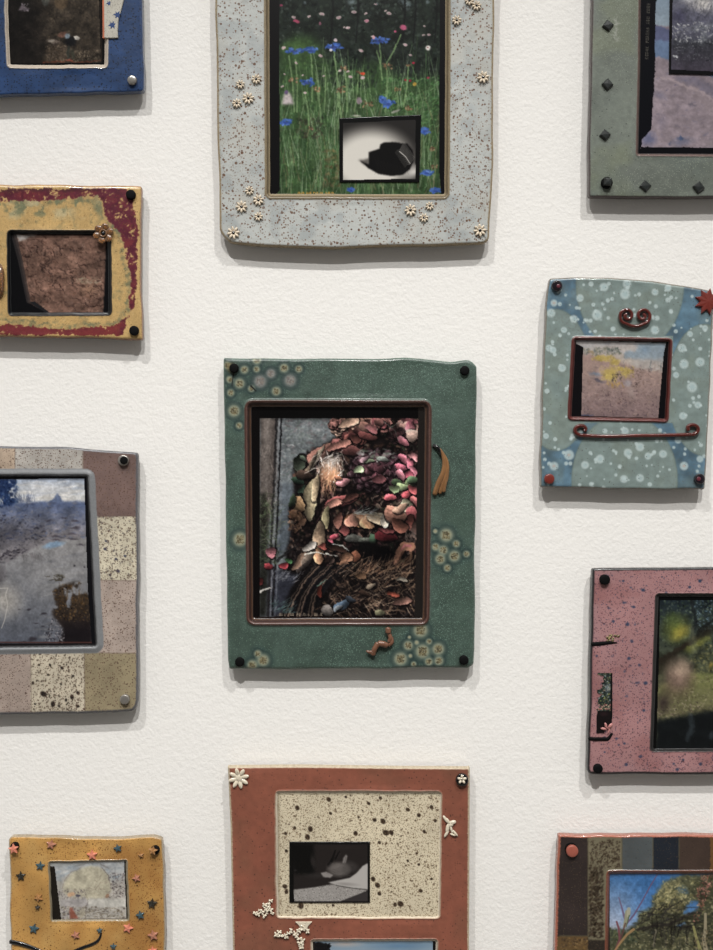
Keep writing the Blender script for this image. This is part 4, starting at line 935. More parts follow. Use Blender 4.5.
# random under-layer of leaves and petals
cv.dabs(900, (150, 90, 632, 620), (6, 20), (4, 10), [(96, 52, 48), (60, 34, 34), (120, 76, 56), (48, 52, 36), (130, 90, 74), (30, 22, 24)], al=(.25, .7), mask=body)
for _ in range(520):
    x = R.uniform(150, 632); y = R.uniform(92, 640); j = int((y / cv.k + cv.oy - cv.y0) * cv.ss); i = int((x / cv.k + cv.ox - cv.x0) * cv.ss)
    if body[j, i] < .6: continue
    q = [(96, 52, 48), (60, 34, 34), (128, 84, 62), (52, 58, 40), (140, 104, 88), (40, 30, 32), (110, 60, 64), (150, 120, 100)][R.integers(8)]
    cv.leaf(x, y, R.uniform(7, 18), R.uniform(3, 8), np.array(q) * R.uniform(.4, 1.0), R.uniform(0, 360), .9, R.uniform(-.6, .6), 1, .4)
bloom(345, 125, 40, [(156, 104, 88), (186, 140, 116)]); bloom(425, 115, 52, [(206, 140, 112), (190, 116, 96), (170, 96, 86)])
bloom(490, 105, 40, [(190, 110, 100), (150, 70, 74)]); bloom(600, 125, 50, [(190, 130, 116), (200, 90, 110), (170, 80, 90)]); bloom(550, 150, 34, [(110, 60, 64), (70, 40, 44)])
bloom(390, 165, 44, [(110, 52, 50), (140, 70, 60)]); bloom(320, 110, 26, [(150, 90, 80)])
petal(455, 125, 26, 14, 30, (196, 100, 104)); petal(575, 175, 26, 14, 40, (206, 104, 120)); petal(610, 150, 24, 22, 0, (206, 160, 140)); petal(370, 105, 40, 16, -20, (196, 146, 116)); petal(440, 155, 36, 14, 15, (150, 70, 66))
cv.line([(500, 100), (540, 130), (556, 170)], 3, 2, (130, 130, 120), .7); cv.line([(530, 120), (575, 95)], 3, 2, (130, 130, 120), .7)
petal(270, 215, 62, 22, -32, (130, 80, 66)); petal(240, 250, 70, 10, -58, (170, 150, 120)); petal(222, 270, 60, 8, -62, (110, 90, 70)); petal(365, 200, 60, 22, 20, (120, 62, 58)); petal(330, 190, 50, 14, -20, (150, 90, 76))
petal(185, 255, 22, 34, 10, (44, 52, 40)); petal(180, 322, 24, 12, 20, (40, 66, 48)); petal(198, 355, 24, 12, -20, (48, 72, 52)); petal(205, 300, 30, 16, 10, (70, 50, 40)); petal(200, 240, 18, 8, 40, (70, 84, 66))
# white feathery flower
cv.ell(298, 285, 48, 62, (176, 116, 76), 15, .95, .6); cv.ell(312, 300, 30, 34, (196, 120, 64), 0, .7, .8)
cv.strokes(160, (255, 210, 355, 300), (26, 64), (190, 300), (1.5, 4), [(214, 206, 196), (190, 176, 160), (170, 150, 130), (120, 110, 110)], al=(.35, .8), curve=.25, mask=cv.pmask([(255, 290), (270, 225), (330, 205), (362, 230), (350, 290), (310, 260)], 14))
cv.strokes(60, (250, 300, 320, 350), (20, 50), (200, 290), (2, 4), [(150, 90, 60), (206, 150, 100)], al=(.4, .8)); cv.dabs(10, (300, 300, 340, 330), (2, 4), (2, 3), [(230, 224, 216)], al=(.7, 1))
petal(350, 328, 26, 14, -15, (186, 110, 116)); petal(330, 312, 16, 8, 20, (150, 90, 60))
# big dark succulent rosette
cv.ell(470, 280, 105, 88, (34, 22, 26), 0, .95, .3)
for rr, k, c in ((86, 17, (72, 42, 52)), (64, 14, (66, 36, 46)), (44, 11, (82, 44, 54)), (24, 7, (96, 48, 58))):
    for i in range(k):
        a = 360 * i / k + rr; x = 472 + math.cos(math.radians(a)) * rr; y = 285 + math.sin(math.radians(a)) * rr * .78
        petal(x, y, 19, 13, a, np.array(c) * R.uniform(.7, 1.25), .95, False)
        cv.ell(x + math.cos(math.radians(a)) * 11, y + math.sin(math.radians(a)) * 9, 3, 13, (150, 132, 132), a, .5, .8)
cv.dabs(60, (400, 205, 540, 250), (6, 15), (3, 7), [(150, 158, 150), (110, 128, 104), (140, 100, 110)], al=(.4, .8), ang=(-40, 20))
petal(408, 280, 20, 13, -15, (140, 158, 112)); petal(444, 248, 26, 8, -10, (130, 150, 110)); petal(500, 240, 24, 9, 10, (110, 116, 108)); petal(482, 317, 26, 16, -5, (122, 62, 66)); petal(430, 240, 20, 9, -40, (150, 110, 120))
for (x, y, a, c) in ((574, 238, 50, (196, 92, 112)), (600, 255, 80, (186, 84, 104)), (566, 270, 20, (190, 80, 104)), (612, 285, 60, (206, 104, 124)), (590, 300, -20, (170, 60, 84)), (566, 300, 60, (176, 96, 110)), (615, 232, 30, (170, 100, 104)), (554, 330, 20, (60, 80, 50)), (600, 330, -10, (90, 110, 64)), (572, 345, 10, (130, 150, 96)), (527, 384, 0, (204, 76, 88)), (590, 372, -30, (196, 66, 76)), (610, 355, 40, (180, 70, 74)), (618, 400, 60, (190, 90, 90)), (612, 318, 0, (80, 110, 70)), (540, 352, 15, (110, 130, 84))):
    petal(x, y, 22, 13, a, c)
petal(588, 416, 26, 24, 60, (186, 176, 136)); petal(608, 452, 24, 32, 10, (184, 76, 80)); petal(596, 478, 20, 30, 10, (130, 60, 50)); petal(620, 500, 14, 24, 0, (120, 80, 70))
# pale lower row, pods and shells
petal(340, 400, 60, 20, -12, (150, 66, 64)); petal(310, 408, 34, 14, -20, (176, 110, 90)); petal(375, 385, 34, 12, -25, (90, 48, 40))
petal(228, 395, 78, 26, 98, (176, 154, 108)); petal(246, 350, 50, 14, 100, (192, 160, 116)); petal(284, 460, 42, 14, 96, (166, 150, 100)); petal(182, 412, 30, 24, 60, (160, 116, 70)); petal(172, 452, 26, 20, 30, (110, 72, 44)); petal(185, 490, 34, 12, -50, (120, 80, 54))
petal(160, 398, 12, 24, 10, (52, 70, 46)); cv.dabs(70, (145, 430, 200, 510), (3, 9), (2, 5), [(110, 66, 44), (50, 32, 26), (140, 96, 66)], al=(.5, .9))
cv.ell(415, 470, 72, 34, (120, 62, 40), 0, .9, .5); petal(405, 468, 50, 26, 4, (206, 120, 66)); petal(380, 472, 22, 24, 80, (196, 122, 96)); petal(440, 476, 24, 26, 90, (220, 150, 96)); petal(478, 462, 40, 22, 10, (176, 150, 116)); petal(505, 470, 16, 28, 0, (196, 182, 160))
cv.strokes(20, (380, 435, 460, 450), (20, 60), (-20, 40), (2, 4), [(160, 168, 160), (130, 140, 140)], al=(.5, .8)); petal(545, 450, 42, 30, 20, (176, 110, 86)); petal(560, 490, 34, 22, 40, (150, 80, 60)); petal(350, 505, 24, 18, 30, (140, 62, 60)); petal(330, 470, 16, 30, 10, (120, 70, 56)); petal(565, 425, 30, 14, -30, (190, 140, 110))
petal(395, 540, 38, 14, 8, (96, 96, 88)); petal(440, 545, 34, 12, -4, (80, 84, 74)); petal(462, 540, 14, 20, 10, (58, 88, 62)); petal(512, 528, 42, 22, 8, (112, 28, 36)); petal(512, 508, 30, 9, 12, (140, 60, 60))
cv.ell(478, 600, 88, 48, (12, 10, 12), 0, .97, .4); cv.ell(430, 570, 50, 26, (14, 12, 13), 0, .9, .5)
cv.strokes(40, (580, 520, 620, 560), (10, 36), (60, 120), (2, 3), [(110, 90, 80)], al=(.4, .8))
# central dark torso detail
cv.dabs(120, (150, 540, 260, 660), (4, 14), (3, 8), [(26, 22, 22), (60, 44, 38), (40, 34, 34)], al=(.4, .9))
petal(258, 545, 70, 24, 96, (186, 146, 108)); petal(250, 595, 40, 18, 70, (206, 140, 92)); petal(190, 620, 46, 16, -55, (150, 110, 84)); petal(222, 600, 44, 14, -60, (110, 92, 78)); petal(222, 570, 30, 14, -30, (150, 140, 130)); petal(205, 640, 40, 9, -40, (60, 50, 46)); petal(270, 655, 30, 16, 10, (170, 130, 100))
petal(318, 530, 16, 9, -20, (190, 60, 80)); petal(302, 545, 12, 9, 20, (200, 76, 96)); petal(272, 568, 14, 12, 20, (150, 60, 50)); petal(325, 575, 40, 12, 12, (60, 36, 28)); petal(397, 605, 16, 20, 0, (170, 90, 56)); petal(360, 610, 26, 18, -10, (150, 96, 64)); petal(355, 640, 30, 14, 10, (130, 84, 56))
cv.line([(205, 598), (240, 591), (285, 596), (328, 604)], 5, 3, (206, 204, 190), .9); cv.line([(314, 558), (345, 566), (372, 584)], 5, 3, (180, 184, 176), .9)
# curled pink-orange petal on the right
cv.line([(604, 570), (580, 566), (560, 590), (550, 630)], 34, 22, (176, 108, 76)); cv.line([(600, 566), (580, 564), (566, 580)], 12, 8, (206, 100, 104), .9); cv.line([(575, 590), (562, 615), (556, 640)], 8, 5, (110, 60, 40), .8)
petal(590, 640, 16, 44, 15, (120, 72, 46)); cv.line([(604, 590), (600, 640), (585, 680)], 9, 6, (150, 96, 64), .8)
# petals and marks at lower left
petal(78, 590, 18, 20, 20, (166, 88, 98)); petal(70, 643, 17, 11, 10, (172, 46, 56)); petal(126, 640, 20, 12, -5, (176, 44, 56)); petal(40, 700, 8, 14, 0, (96, 30, 28)); petal(145, 622, 16, 8, 30, (50, 100, 50)); cv.line([(34, 740), (60, 728), (78, 724)], 9, 3, (214, 206, 196), .9)
cv.line([(105, 620), (140, 590), (190, 560)], 12, 6, (30, 28, 30), .8)
cv.strokes(26, (70, 680, 170, 705), (26, 60), (10, 60), (2, 3), [(126, 128, 138)], al=(.4, .8), curve=.5)
# wing of long dark feathers sweeping down-left
for k in range(22):
    t = k / 21; x0_ = 230 + 150 * t; c = [(26, 24, 28), (24, 20, 22), (84, 66, 54), (24, 20, 22), (120, 90, 70), (30, 28, 34), (20, 18, 20)][k % 7]
    cv.line([(x0_, 650 - 10 * t), (190 + 110 * t, 700), (150 + 110 * t, 760), (120 + 130 * t, 832)], 15, 8, np.array(c) * R.uniform(.7, 1.05), .9)
    cv.line([(x0_ + 5, 655 - 10 * t), (196 + 110 * t, 702), (156 + 110 * t, 762), (128 + 130 * t, 832)], 2, 1.5, (110, 110, 116), .25)
# straw and twigs
tw = cv.pmask([(330, 650), (440, 640), (540, 650), (632, 600), (632, 832), (230, 832), (300, 740)], 14)
cv.mix(tw * .8, (26, 20, 19))
cv.dabs(260, (240, 640, 632, 832), (4, 15), (3, 8), [(70, 46, 36), (96, 64, 48), (50, 40, 40), (120, 86, 62), (38, 30, 30)], al=(.4, .8), mask=tw)
cv.strokes(560, (240, 625, 640, 835), (24, 90), (-70, 70), (1.8, 4.6), [(150, 112, 80), (112, 78, 54), (70, 46, 36), (176, 140, 106), (24, 18, 18), (30, 22, 22)], al=(.45, .95), curve=.2, mask=tw)
cv.strokes(60, (400, 630, 600, 700), (20, 70), (20, 80), (2, 4), [(150, 104, 70)], al=(.5, .9))
petal(350, 786, 36, 16, -28, (72, 96, 122)); petal(330, 800, 20, 9, -30, (130, 140, 150)); petal(378, 766, 20, 10, 30, (60, 70, 84)); petal(537, 748, 24, 9, 12, (176, 68, 44)); petal(488, 818, 18, 12, 0, (120, 116, 80)); petal(455, 718, 20, 9, -20, (176, 150, 120)); petal(570, 692, 22, 8, 5, (160, 146, 126)); petal(260, 735, 9, 26, 0, (120, 40, 26)); petal(415, 680, 22, 12, 0, (130, 88, 56)); petal(290, 810, 22, 20, 30, (120, 110, 104)); petal(570, 775, 36, 14, -10, (130, 84, 70)); petal(430, 745, 24, 8, 20, (90, 60, 44))
cv.line([(252, 715), (285, 693)], 4, 3, (96, 140, 120), .8)
cv.strokes(40, (70, 775, 150, 820), (20, 50), (0, 60), (2, 4), [(70, 106, 104), (50, 70, 74)], al=(.4, .8))
cv.dabs(60, (150, 100, 632, 825), (1, 3), (1, 2.4), [(206, 180, 160), (150, 120, 100)], al=(.3, .7), mask=body)
cv.lum(cv.fbm(110, 2), .35, body)
for (x, y, rx, ry, q) in ((300, 250, 40, 34, (206, 200, 192)), (420, 120, 60, 22, (196, 150, 130)), (420, 462, 60, 20, (214, 170, 136)), (595, 130, 30, 24, (206, 170, 160)), (200, 150, 90, 50, (130, 138, 136)), (235, 390, 24, 60, (186, 166, 124))):
    cv.ell(x, y, rx, ry, q, 0, .3, .95)
for (x, y, rx, ry) in ((470, 350, 90, 26), (470, 590, 110, 50), (220, 500, 70, 50), (380, 350, 40, 40), (300, 620, 60, 30), (500, 200, 60, 20), (390, 720, 130, 60)):
    cv.ell(x, y, rx, ry, (12, 9, 10), 0, .5, .95)
cv.finish(.6, 3.2, .22, .54, 1.12)
cv.a = 255 * (np.clip(cv.a, 0, 255) / 255) ** 1.18
cv.a = np.clip(cv.a, 0, 255)
rect(cv, -20, -20, 800, 87, (9, 8, 8)); rect(cv, -20, 0, 36, 900, (12, 10, 10)); rect(cv, -20, 832, 800, 900, (26, 17, 12))
cv.poly([(632, 40), (660, 40), (656, 832), (618, 832)], (30, 27, 25)); cv.poly([(656, 40), (720, 40), (720, 860), (650, 860)], (14, 11, 11))
cv.T(0, 0, 1); text(cv, '2005 160 PORTRA KODAK', (277, 613), (1, 0), (0, 1), .52, (176, 160, 140), .75)
picture(f, cv, 7.1)
for (px, py) in ((234.3, 368.4), (464.4, 370.8), (240, 661.5), (463.6, 659.6)): pin(f, px, py, 4.6)
# hanging bundle of ochre pods on a black stem
o0 = P(438, 470, H0); L2 = lambda pts, z=2.0: [((x - 438), (470 - y), z) for x, y in pts]
pod = MB()
for pts, rad in (([(439.6, 449), (443.6, 459), (443.4, 471), (438.4, 483), (434.4, 494)], [.9, 2.0, 2.5, 2.9, 2.3]), ([(440.6, 450), (446.2, 461), (446.6, 472), (442.6, 484), (439.4, 493)], [.7, 1.8, 2.2, 2.5, 1.7]),
                 ([(441.6, 452), (447, 464), (446.8, 476), (444.2, 484), (443.4, 491.5)], [.6, 1.5, 1.7, 2.4, 1.8])):
    pod.tube(L2(pts, 2.2), rad, flat=.9)
pd = pod.build('seed_pod_bundle', M['ochre_glaze'], f, o0, label='hanging bundle of ochre pods')
MB().tube([((x - 438), (470 - y), z) for x, y, z in ((433.4, 446, .5), (436.6, 447.4, 2.4), (439, 450.6, 3), (440, 455, 3))], [1.9, 2, 1.6, .8]).build('pod_stem', M['black_glaze'], pd, o0, label='black stem')
o0 = P(380, 640, H0)
tg = MB()
def tseg(pts, rad, z=2.4): tg.tube([((x - 380), (640 - y), z + (i % 2) * .5) for i, (x, y) in enumerate(pts)], rad, flat=.8, seg=8)
tseg([(388, 628), (388, 632.5)], [3, 2.7], 3); tseg([(388.5, 633), (390.2, 637.5), (388.8, 641.5)], [2, 2.2, 2]); tseg([(391.5, 637), (391.5, 642), (388, 645)], [1.4, 2, 1.6]); tseg([(387, 645), (382.5, 643.4), (378.4, 643)], [2.9, 3.1, 2.8]); tseg([(378, 643), (374.6, 648.5), (372.8, 654)], [2.7, 2.6, 2.6]); tseg([(375, 650), (370.6, 651.6), (366.6, 650.4)], [1.6, 1.9, .9])
tg.build('twig_ornament', M['twig_glaze'], f, o0, label='bent coppery brown twig ornament')

# ================================================================ 7  terracotta frame, bottom centre
out = [[(227.8, 766.6), (300, 766), (400, 767.4), (469.8, 767.8)], [(469.8, 767.8), (469.6, 830), (469, 950), (468.6, 1050)], [(468.6, 1050), (350, 1051), (235, 1050)], [(235, 1050), (232.8, 948), (230.6, 828), (227.8, 766.6)]]
f = scene_frame('terracotta ceramic frame with speckled cream panel, white daisy and small monochrome print', out)
x0, y0, x1, y1 = bbox(out); cv = Cv(x0, y0, x1, y1, (138, 82, 64), 71)
cv.lum(cv.fbm(50, 3), .1); cv.mix(np.clip((cv.fbm(40, 3) - .55) * 5, 0, 1) * .35, (104, 76, 58)); cv.lum(cv.fbm(5, 2), .06)
g = mat('terracotta_body', None, .5, [(420, .17, .12, (52, 32, 26)), (800, .2, .1, (80, 48, 38))], (260, .25, .0006))
o1 = [[(277.6, 793), (439.8, 793.4)], [(439.8, 793.4), (438, 916.4)], [(438, 916.4), (278, 916)], [(278, 916), (277.6, 793)]]
o2 = [[(313, 941.6), (435.6, 941.4)], [(435.6, 941.4), (435.2, 1007)], [(435.2, 1007), (313.4, 1007)], [(313.4, 1007), (313, 941.6)]]
sm_l, sm_r = (232.6, 928.5), (469.1, 928.5)
r1 = [out[0], [(469.8, 767.8), (469.6, 830), sm_r], [sm_r, sm_l], [sm_l, (230.6, 828), (227.8, 766.6)]]
r2 = [[sm_l, sm_r], [sm_r, (469, 950), (468.6, 1050)], out[2], [(235, 1050), (232.8, 948), sm_l]]
lipc = [(.9, (164, 142, 122), 12), (.55, (206, 196, 178), 10)]
frame_body(f, out, [dict(sides=o1, lip=3.4, ridge=.5, flat=.25, zin=8.5, sigma=1.8, wob=.25, col=lipc), dict(sides=o2, lip=3.4, ridge=.5, flat=.25, zin=8, sigma=1.4, wob=.2, col=lipc)],
           cv, material=g, seed=19, edge=(2.0, (176, 162, 138), 10), bevel=2.2, sigma=0, wob=0, rings=[(r1, 0), (r2, 1)], sat=1.0)
cv = Cv(276, 791.4, 441.5, 918, (204, 193, 168), 72)
cv.lum(cv.fbm(40, 3), .06)
cv.dabs(1500, (276, 791, 441, 918), (.35, .9), (.35, .8), [(104, 84, 60), (70, 56, 42), (130, 108, 80)], al=(.5, 1))
cv.dabs(150, (276, 791, 441, 918), (.8, 1.7), (.7, 1.4), [(62, 46, 34), (80, 62, 46)], al=(.7, 1)); cv.dabs(520, (276, 791, 441, 918), (.6, 1.4), (.5, 1.1), [(66, 50, 36), (90, 70, 50)], al=(.7, 1))
for (a_, b_, r) in ((298, 122, 7), (248, 203, 8), (303, 160, 5), (440, 118, 5), (447, 182, 8), (424, 178, 6), (455, 213, 9), (470, 213, 7), (515, 150, 6), (408, 133, 5), (372, 215, 7), (212, 145, 7), (182, 263, 5), (432, 357, 8), (495, 408, 9), (550, 372, 6), (480, 410, 6), (420, 340, 7), (222, 413, 9), (178, 360, 7), (182, 375, 6), (580, 143, 6), (545, 165, 6), (240, 225, 8), (180, 215, 5), (437, 240, 5), (590, 180, 5), (437, 380, 6), (360, 240, 5), (560, 210, 5), (310, 412, 4), (205, 200, 5), (380, 170, 4), (345, 115, 4), (515, 290, 4), (545, 300, 4), (580, 340, 4)):
    cv.ell(220 + a_ / 2.742, 755 + b_ / 2.742, r / 2.3, r / 2.8, (48, 36, 28), cv.rng.uniform(0, 90), 1, .35)
cv.mix(cv.pmask([(276, 791), (279, 791), (279.4, 918), (276, 918)], 1), (150, 140, 120))
M['cream_panel'] = mat('speckled_cream_panel', None, .35, [(900, .26, .5, (110, 90, 66))], (300, .3, .0004), coat=.3)
pn = picture(f, cv, 8.6, 'speckled_panel', M['cream_panel'], label='cream panel with dark brown speckles')
cv = Cv(289.4, 842, 370, 902.8, (12, 11, 11), 73, 2.5).T(280, 835, 7.13)
cv.poly([(98, 66), (628, 64), (628, 474), (98, 474)], (34, 30, 29), 1, 3); cv.poly([(72, 56), (240, 60), (245, 275), (100, 280)], (9, 9, 9), .95, 12)
cv.ell(235, 190, 24, 60, (42, 38, 37), -10, .8, .7); cv.ell(420, 90, 190, 26, (38, 34, 32), 0, .7, .9); cv.ell(270, 290, 120, 26, (44, 41, 40), 0, .8, .9); cv.ell(110, 252, 16, 12, (50, 48, 48), 0, .6, .9)
cv.line([(352, 215), (375, 170), (395, 110)], 26, 10, (12, 11, 11), .9); cv.line([(395, 170), (425, 115)], 14, 7, (14, 13, 13), .9)
cv.ell(500, 225, 80, 50, (52, 48, 47), 15, .9, .5); cv.ell(420, 245, 98, 64, (92, 87, 84), 0, .95, .45); cv.ell(400, 225, 60, 30, (112, 106, 103), -10, .5, .8); cv.ell(470, 250, 36, 44, (74, 70, 68), 0, .7, .7)
cv.poly([(446, 200), (452, 165), (472, 138), (482, 150), (470, 200)], (120, 115, 112), .95, 4); cv.line([(462, 196), (470, 155)], 4, 2, (60, 56, 54), .7)
cv.poly([(290, 270), (330, 262), (380, 285), (360, 305), (310, 300)], (136, 131, 128), .95, 4); cv.strokes(80, (340, 200, 520, 300), (14, 34), (150, 210), (1.5, 3), [(110, 104, 100), (66, 62, 60)], al=(.2, .5))
cv.poly([(345, 338), (420, 322), (500, 305), (548, 270), (590, 222), (628, 200), (628, 388), (520, 378), (400, 358)], (168, 164, 160), 1, 4); cv.ell(470, 350, 120, 18, (120, 116, 113), 4, .6, .9)
fm_ = cv.pmask([(98, 390), (250, 372), (370, 352), (470, 372), (628, 392), (560, 425), (430, 474), (98, 474)], 3); cv.mix(fm_, (146, 142, 138))
cv.dabs(700, (98, 350, 620, 474), (1.5, 3.5), (2.5, 6), [(84, 80, 78), (64, 60, 58), (196, 192, 188)], ang=(80, 120), al=(.4, .8), mask=fm_)
cv.poly([(430, 474), (560, 425), (628, 400), (628, 474)], (52, 48, 48), .95, 3); cv.line([(400, 360), (520, 380), (625, 390)], 4, 3, (50, 48, 46), .8)
cv.poly([(60, 40), (98, 40), (98, 420), (104, 480), (60, 500)], (10, 10, 10)); rect(cv, 627, 40, 700, 500, (10, 10, 10)); rect(cv, 40, 474, 700, 520, (10, 10, 10)); rect(cv, 40, 30, 700, 64, (10, 10, 10))
picture(pn, cv, 9.6, 'inset_photograph', label='small monochrome print of a sleeping animal')
cv = Cv(311, 939.5, 437.5, 1010, (110, 130, 150), 74)
cv.grad(940, (120, 140, 156), 1000, (150, 150, 150)); cv.lum(cv.fbm(30, 3), .15); cv.ell(345, 944, 22, 4, (176, 160, 150), 0, .7, .9); cv.ell(400, 946, 40, 6, (84, 116, 146), 0, .7, .9)
cv.dabs(90, (313, 944, 330, 952), (1, 3), (1, 2), [(14, 14, 16)], al=(.8, 1)); cv.poly([(313, 943), (319, 941.6), (325, 944), (329, 949), (332, 960), (313, 990)], (16, 16, 18), 1, .5); rect(cv, 311, 939, 315, 1010, (30, 27, 25)); rect(cv, 433, 939, 438, 1010, (12, 12, 12)); rect(cv, 311, 939, 438, 941.2, (20, 20, 20))
picture(f, cv, 8.1)
daisy(f, 239, 777.8, 10.2, 8, 'white_clay', None, rot=.25, wid=.21, z=H0 - .2, label='white eight petalled daisy')
p_ = pin(f, 461.8, 779, 6.2, 'black_glaze', label='black pin with white flower'); daisy(p_, 461.8, 779, 4.6, 5, 'white_clay', 'black_glaze', H0 + 3.6, .3, 'pin_flower', .3, None, .18)
def lace(parent, spots, at, name='lace_blossom'):
    m_ = MB(); rr = random.Random(len(spots))
    for (x, y, s_) in spots:
        for k in range(4):
            a = rr.random() * 1.5 + k * math.pi / 2
            m_.ellipsoid((x - at[0] + math.cos(a) * s_ * .55, at[1] - y + math.sin(a) * s_ * .55, 1.2 + rr.random() * .9), (s_ * .62, s_ * .4, 1.1), a, 8, 6)
    return m_.build(name, M['white_clay'], parent, P(at[0], at[1], H0 - .2))
lace(f, [(255.8, 912.4, 2.4), (259, 913.6, 2.2), (262, 911, 2.4), (264, 914.6, 2.6), (266, 908, 2.6), (265, 904.4, 2.6), (269.4, 904.8, 2.8), (271, 900, 2), (270.6, 909, 2.6), (272.4, 912.4, 1.8), (260, 909.6, 1.6), (267, 911.5, 2.2)], (264, 908)).__setitem__('label', 'white lacy blossom cluster')
lace(f, [(276.6, 934, 2.6), (279.4, 931.2, 2.4), (281, 935, 2.4), (285, 934.6, 2), (286.6, 937, 2), (291, 930.4, 2.4), (288.6, 932.6, 2), (294.6, 932.8, 2.4), (297, 935, 2.4), (299, 930, 2.6), (303, 928.6, 2.6), (307.4, 930.6, 2.4), (303, 925.6, 2.4), (299.6, 938, 2.6), (300, 942, 2.8), (302.6, 945.4, 2.6), (299.8, 946.2, 2), (303, 939.6, 2.4)], (294, 934)).__setitem__('label', 'white lacy blossom cluster')
plate(f, [(295.6, 921.2), (312, 921.2), (308.6, 925), (306.4, 929), (301.6, 929), (299, 925)], H0 - .5, H0 + 1.6, 'white_clay', 'clay_leaf', inset=.4)
m_ = MB(); 
for (x, y, l, w, a) in ((445.6, 819, 4.6, 1.5, -55), (448.4, 821.4, 4.4, 1.5, -60), (452.4, 822, 3.6, 2.2, 15), (447.4, 828, 5, 1.9, 80), (446.4, 833, 4.4, 1.5, 60), (451.2, 829, 4.6, 1.3, -75), (455, 832.6, 4, 1.2, -50), (452.6, 834, 3, 1.1, -20), (450, 824.4, 3.4, 2.4, 20)):
    m_.ellipsoid((x - 449, 826 - y, 1.4), (l, w, 1.3), math.radians(a), 10, 6)
m_.build('clay_sprig', M['white_clay'], f, P(449, 826, H0 - .1), label='white leafy sprig')

# ================================================================ 8  sage green frame, top right
out = [[(592.2, -98), (770, -98)], [(770, -98), (770, 197)], [(770, 197), (713, 197.6), (650, 198), (588.4, 197.4)], [(588.4, 197.4), (588.8, 150), (590.6, 70), (591.8, 0), (592.2, -98)]]
f = scene_frame('sage green ceramic frame studded with black diamonds around a desert rock photograph', out)
x0, y0, x1, y1 = bbox(out); cv = Cv(x0, y0, x1, y1, (104, 112, 102), 81)
cv.lum(cv.fbm(40, 3), .14); cv.mix(np.clip((cv.fbm(50, 3) - .5) * 4, 0, 1) * .5, (92, 104, 98)); cv.mix(np.clip((cv.fbm(36, 3) - .54) * 5, 0, 1) * .5, (116, 124, 94)); cv.lum(cv.fbm(4, 2), .07)
cv.strokes(40, (614, 20, 617, 42), (2, 5), (0, 180), (.4, .8), [(170, 172, 164)], al=(.4, .8))
g = mat('sage_glaze', None, .42, [(420, .14, .12, (44, 48, 42)), (1000, .25, .3, (126, 134, 120))], (300, .3, .0005), coat=.15)
op = [[(641.6, -54), (723, -54)], [(723, -54), (723, 153.8)], [(723, 153.8), (638.4, 153.4)], [(638.4, 153.4), (640.6, 60), (641.6, -54)]]
frame_body(f, out, [dict(sides=op, lip=3.6, ridge=.5, flat=.25, zin=8.5, wob=.05, col=[(.9, (92, 72, 66), 7), (.35, (46, 36, 34), 4)])], cv, material=g, seed=23, edge=(2.0, (66, 56, 56), 5), bevel=2.4, wob=.2)
cv = Cv(636, -60, 728, 156, (10, 11, 16), 82).T(635, 0, 5.756)
cv.poly([(128, -500), (560, -500), (560, 850), (36, 850), (40, 802), (94, 745), (112, 400)], (128, 112, 120))
im = cv.pmask([(128, -500), (560, -500), (560, 850), (36, 850), (40, 802), (94, 745), (112, 400)], 1)
cv.grad(-300, (100, 124, 150), 150, (130, 146, 160), im * cv.pmask([(0, -600), (600, -600), (600, 170), (0, 140)], 3))
cv.mix(im * cv.pmask([(0, 120), (160, 155), (220, 170), (600, 180), (600, 250), (0, 240)], 4), (84, 90, 124)); cv.mix(im * cv.pmask([(0, 232), (600, 238), (600, 500), (0, 330)], 3), (92, 114, 148))
rk = im * cv.pmask([(0, 320), (130, 326), (200, 355), (300, 410), (600, 480), (600, 900), (0, 900)], 3); cv.mix(rk, (134, 120, 128))
cv.lum(cv.fbm(120, 4), .14, rk); cv.lum(cv.fbm(24, 3, 1.6, .8), .14, rk)
cv.mix(rk * cv.pmask([(230, 440), (340, 440), (600, 560), (600, 660), (440, 560), (330, 495), (240, 465)], 8) * .6, (100, 96, 116))
cv.line([(110, 440), (200, 452), (280, 492), (380, 530), (460, 585), (560, 640)], 14, 16, (164, 146, 148), .55)
cv.poly([(200, 452), (350, 560), (470, 700), (470, 590), (340, 505)], (150, 134, 138), .4, 14)
cv.ell(140, 550, 60, 30, (98, 98, 124), 10, .5, .9); cv.ell(80, 800, 60, 55, (84, 92, 130), 0, .7, .7); cv.ell(270, 815, 90, 34, (86, 92, 120), -10, .6, .8); cv.ell(150, 700, 46, 60, (112, 104, 122), 0, .5, .9); cv.ell(440, 830, 50, 24, (150, 136, 140), 0, .5, .9)
cv.dabs(500, (40, 340, 520, 850), (4, 20), (2, 8), [(150, 136, 140), (108, 100, 118), (92, 92, 118), (140, 124, 128)], al=(.1, .35), ang=(-50, 50), mask=rk)
cv.poly([(240, 800), (262, 778), (278, 795), (268, 806)], (60, 76, 110), .9, 3); cv.poly([(300, 600), (330, 596), (358, 612), (320, 616)], (90, 84, 96), .8, 4); cv.poly([(195, 835), (212, 810), (205, 838)], (64, 74, 104), .8, 3); cv.dabs(12, (180, 480, 300, 620), (2, 5), (2, 4), [(70, 70, 100)], al=(.5, .8))
cv.finish(1.0, 4, .08, .8, 1.0)
cv.poly([(-20, -600), (128, -500), (112, 400), (94, 745), (40, 802), (36, 850), (-20, 860)], (10, 11, 16))
cv.mix(cv.pmask([(36, 846), (600, 852), (600, 900), (0, 900)], 0), (9, 9, 13))
cv.T(0, 0, 1); text(cv, 'KODAK PORTRA 160 2005', (645, 59), (.035, -1), (1, .035), .64, (104, 100, 90), .7)
pc = picture(f, cv, 8.6)
cv = Cv(669.4, -50, 717, 74.6, (10, 10, 12), 83).T(635, 0, 5.756)
